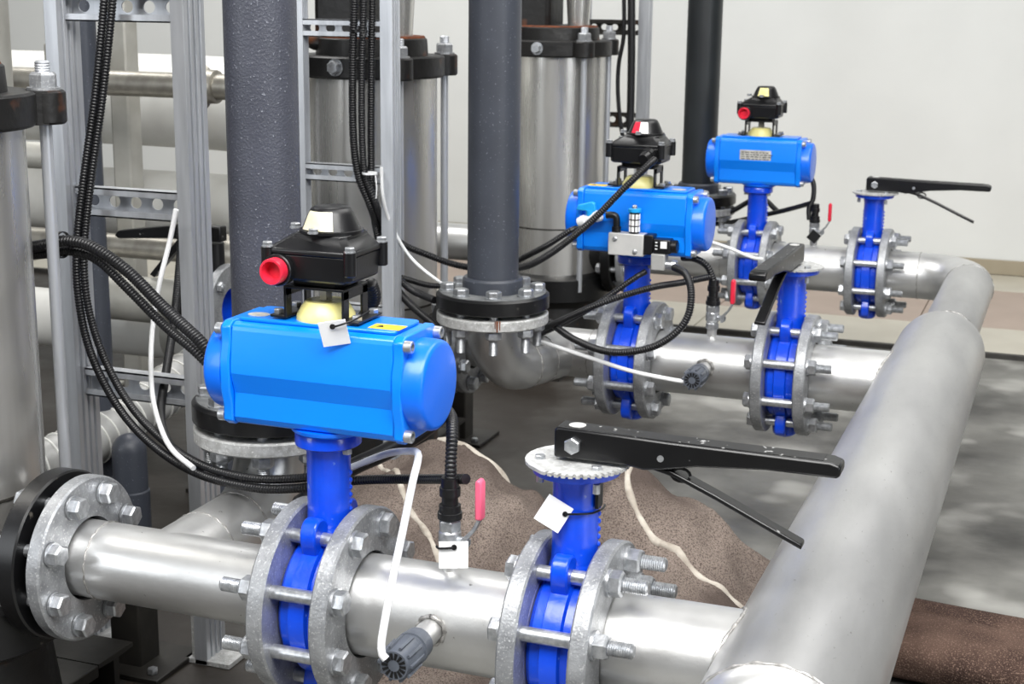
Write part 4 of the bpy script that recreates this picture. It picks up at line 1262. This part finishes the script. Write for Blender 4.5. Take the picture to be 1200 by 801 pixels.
# ------------------------------------------------------------------ suction side, behind the left frame
def union_pipe(lab, y, z, x0, x1, r, ux):
    t = thing('suction_pipe', ((x0 + x1) / 2, y, z), lab, 'pipe', 'nickel pipes with unions behind the near frame')
    o = (x0 + x1) / 2
    MB().cyl((x0 - o, 0, 0), (x1 - o, 0, 0), r, n=28).build('pipe', 'brass', t)
    u = MB().solid((ux - o - 0.035, 0, 0), X3, [(0, r * 1.25), (0.006, r * 1.5), (0.020, r * 1.55)], 28)
    hexhead(u, (ux - o - 0.015, 0, 0), X3, r * 2.9, 0.026)
    u.solid((ux - o + 0.011, 0, 0), X3, [(0, r * 1.35), (0.020, r * 1.3), (0.022, r * 1.1)], 28)
    u.build('union_nut', 'brass', t, 0, 25)
    MB().box((x0 - o + 0.19, 0.0, 0.035), (0.05, 0.035, 0.09)).build('pipe_clamp', 'pale_steel', t, 0.004)
    return t


union_pipe('nickel pipe with union nut, high behind the near strut frame', 1.32, 0.770, -2.05, -1.30, 0.0265, -1.50)
union_pipe('nickel pipe with union nut, low behind the near strut frame', 1.32, 0.420, -2.05, -1.30, 0.0255, -1.46)


def jacket_pipe(lab, y, z, x0, x1, r, drop=0.0):
    t = thing('jacketed_pipe', ((x0 + x1) / 2, y, z), lab, 'pipe', 'pale jacketed pipes behind the left frame')
    o = (x0 + x1) / 2
    pts = [(x0 - o, 0, 0), (x0 * 0.6 + x1 * 0.4 - o, 0, 0), (x1 - o - 0.25, 0, 0), (x1 - o - 0.08, 0, -drop * 0.35), (x1 - o, 0, -drop)]
    MB().sweep(spline(pts, 0.03), r, 36).build('jacket', 'jacket', t, 0, 60)
    for xx in (x0 + 0.5, x0 + 1.1):
        MB().ring((xx - o, 0, 0), X3, [(-0.012, r * 0.99), (-0.012, r + 0.003), (0.012, r + 0.003), (0.012, r * 0.99)], 36).build('band', 'pale_steel', t)


jacket_pipe('upper pale jacketed pipe behind the near strut frame', 1.85, 0.690, -3.3, -1.55, 0.115, 0.06)
jacket_pipe('lower pale jacketed pipe behind the near strut frame', 1.85, 0.430, -3.3, -1.45, 0.085)
jacket_pipe('low pale pipe just above the floor, far left background', 1.2, 0.275, -2.6, -1.30, 0.062)


def post(lab, x, y, w, h):
    t = thing('steel_post', (x, y, 0), lab, 'post', 'pale steel posts at left')
    MB().prism([(-w / 2, -w / 2), (w / 2, -w / 2), (w / 2, w / 2), (-w / 2, w / 2)], (0, 0, 0), X3, Y3, Z3, 0.008, h).build('column', 'pale_steel', t, 0.006)
    MB().box((0, 0, 0.004), (w * 2.4, w * 2.4, 0.008)).build('base_plate', 'pale_steel', t, 0.001)
    for sx in (-1, 1):
        b = MB()
        hexhead(b, (sx * w * 0.9, -w * 0.9, 0.008), Z3, 0.014, 0.008)
        b.build('anchor_bolt', 'zinc', t)


post('pale square steel post, nearer one seen through the left strut frame', -1.82, 1.50, 0.05, 1.6)
post('pale square steel post, farther one seen through the left strut frame', -2.03, 1.60, 0.05, 1.6)

vp = thing('vertical_pipe', (-1.50, 0.62, 0), 'broad pale steel pipe standing behind the left pump', 'pipe')
MB().cyl((0, 0, 0.02), (0, 0, 1.6), 0.06, n=40).build('pipe', 'pale_steel', vp)
MB().ring((0, 0, 0), Z3, flange_prof(0, 0.018, 0.05, 0.10), 40).build('floor_flange', 'galv', vp)
MB().cyl((0.05, 0, 0.70), (0.16, 0.0, 0.70), 0.022, n=20).build('outlet_stub', 'pale_steel', vp)
dp = thing('vertical_pipe', (-1.38, 0.75, 0), 'narrow dark pipe standing beside the pale pipe at top left', 'pipe')
MB().cyl((0, 0, 0.02), (0, 0, 1.6), 0.024, n=28).build('pipe', 'pvc', dp)
MB().ring((0, 0, 0.0), Z3, flange_prof(0, 0.016, 0.02, 0.05), 32).build('floor_flange', 'pvc', dp)

# background lever valve between the strut uprights
bl = thing('lever_valve', (-1.32, 1.05, 0.37), 'black lever valve with blue body seen through the left frame', 'valve')
MB().ring((0, 0, 0), X3, flange_prof(-0.035, -0.017, 0.04, 0.085), 40).build('flange', 'rubber', bl)
MB().ring((0, 0, 0), X3, flange_prof(0.017, 0.035, 0.04, 0.085), 40).build('flange', 'galv', bl)
MB().ring((0, 0, 0), X3, [(-0.017, 0.04), (-0.017, 0.068), (0.017, 0.068), (0.017, 0.04)], 40).build('body', 'vblue', bl)
MB().cyl((0, 0, 0.06), (0, 0, 0.125), 0.018, n=20).build('neck', 'black', bl)
MB().prism([(0.02, 0.0), (0.02, 0.03), (-0.06, 0.03), (-0.21, 0.008), (-0.22, -0.002), (-0.21, -0.008), (-0.10, 0.0), (-0.05, 0.0)], (0, 0, 0.128), X3, Z3, Y3, -0.013, 0.013).build('lever', 'lever', bl, 0.003)
MB().prism([(-0.06, 0.0), (-0.075, 0.003), (-0.145, -0.075), (-0.135, -0.080)], (0, 0, 0.128), X3, Z3, Y3, -0.008, 0.008).build('trigger', 'lever', bl, 0.001)
for k in range(4):
    a = math.radians(45 + 90 * k)
    b = MB().cyl((-0.05, 0.07 * math.sin(a), 0.07 * math.cos(a)), (0.05, 0.07 * math.sin(a), 0.07 * math.cos(a)), 0.006, n=10)
    hexhead(b, (0.036, 0.07 * math.sin(a), 0.07 * math.cos(a)), X3, 0.018, 0.01)
    b.build('bolt', 'zinc', bl, 0, 25)
MB().cyl((-0.30, 0, 0), (-0.035, 0, 0), 0.045, n=28).build('pipe_stub', 'pale_steel', bl)

# ribbed hose
hs = thing('spiral_hose', (-1.36, 0.81, 0.23), 'pale grey spiral-ribbed hose in the dark behind the left frame', 'hose')
P = spline([(-0.10, -0.32, -0.07), (-0.03, -0.17, -0.055), (0.0, 0.02, -0.015), (0.03, 0.2, 0.03), (0.08, 0.36, 0.05)], 0.004)
MB().sweep(P, 0.044, 28).build('tube', 'hose', hs, 0, 60)
hm = []
for i in range(0, len(P) - 3, 6):
    d = (P[i + 1] - P[i]).normalized()
    MB().ring(P[i], d, [(-0.0018, 0.0435), (-0.0012, 0.0462), (0.0012, 0.0462), (0.0018, 0.0435)], 24).build('rib', 'jacket', hs)

# dark drain pipes on the floor
def drain(lab, x, y, h, r):
    t = thing('drain_pipe', (x, y, 0), lab, 'pipe', 'dark drain pipes behind the left frame')
    prof = [(0, r * 1.08), (h * 0.45, r * 1.08), (h * 0.46, r), (h * 0.8, r)]
    for i in range(1, 7):
        a = PI / 2 * i / 6
        prof.append((h * 0.8 + r * math.sin(a), max(r * math.cos(a), 0.001)))
    MB().solid((0, 0, 0.016), Z3, prof, 28).build('pipe', 'pvc', t, 0, 40)
    MB().ring((0, 0, 0), Z3, [(0, r * 0.9), (0, r * 1.25), (0.016, r * 1.18), (0.016, r * 0.9)], 28).build('mortar_collar', 'galv_rough', t)


drain('dark capped drain pipe, left one behind the near strut frame', -1.29, 0.70, 0.21, 0.030)
drain('dark capped drain pipe, right one behind the near strut frame', -1.13, 0.72, 0.20, 0.030)
dk = thing('drain_pipe', (-1.17, 0.93, 0.09), 'dark sloping drain pipe behind the near strut frame', 'pipe')
MB().cyl((-0.10, 0.12, 0.13), (0.10, -0.10, 0.02), 0.030, n=28).build('pipe', 'pvc', dk)
MB().ring((0.03, -0.022, 0.058), Vector((0.2, -0.22, -0.11)), [(-0.006, 0.029), (-0.006, 0.034), (0.006, 0.034), (0.006, 0.029)], 28).build('clamp', 'felt_edge', dk)
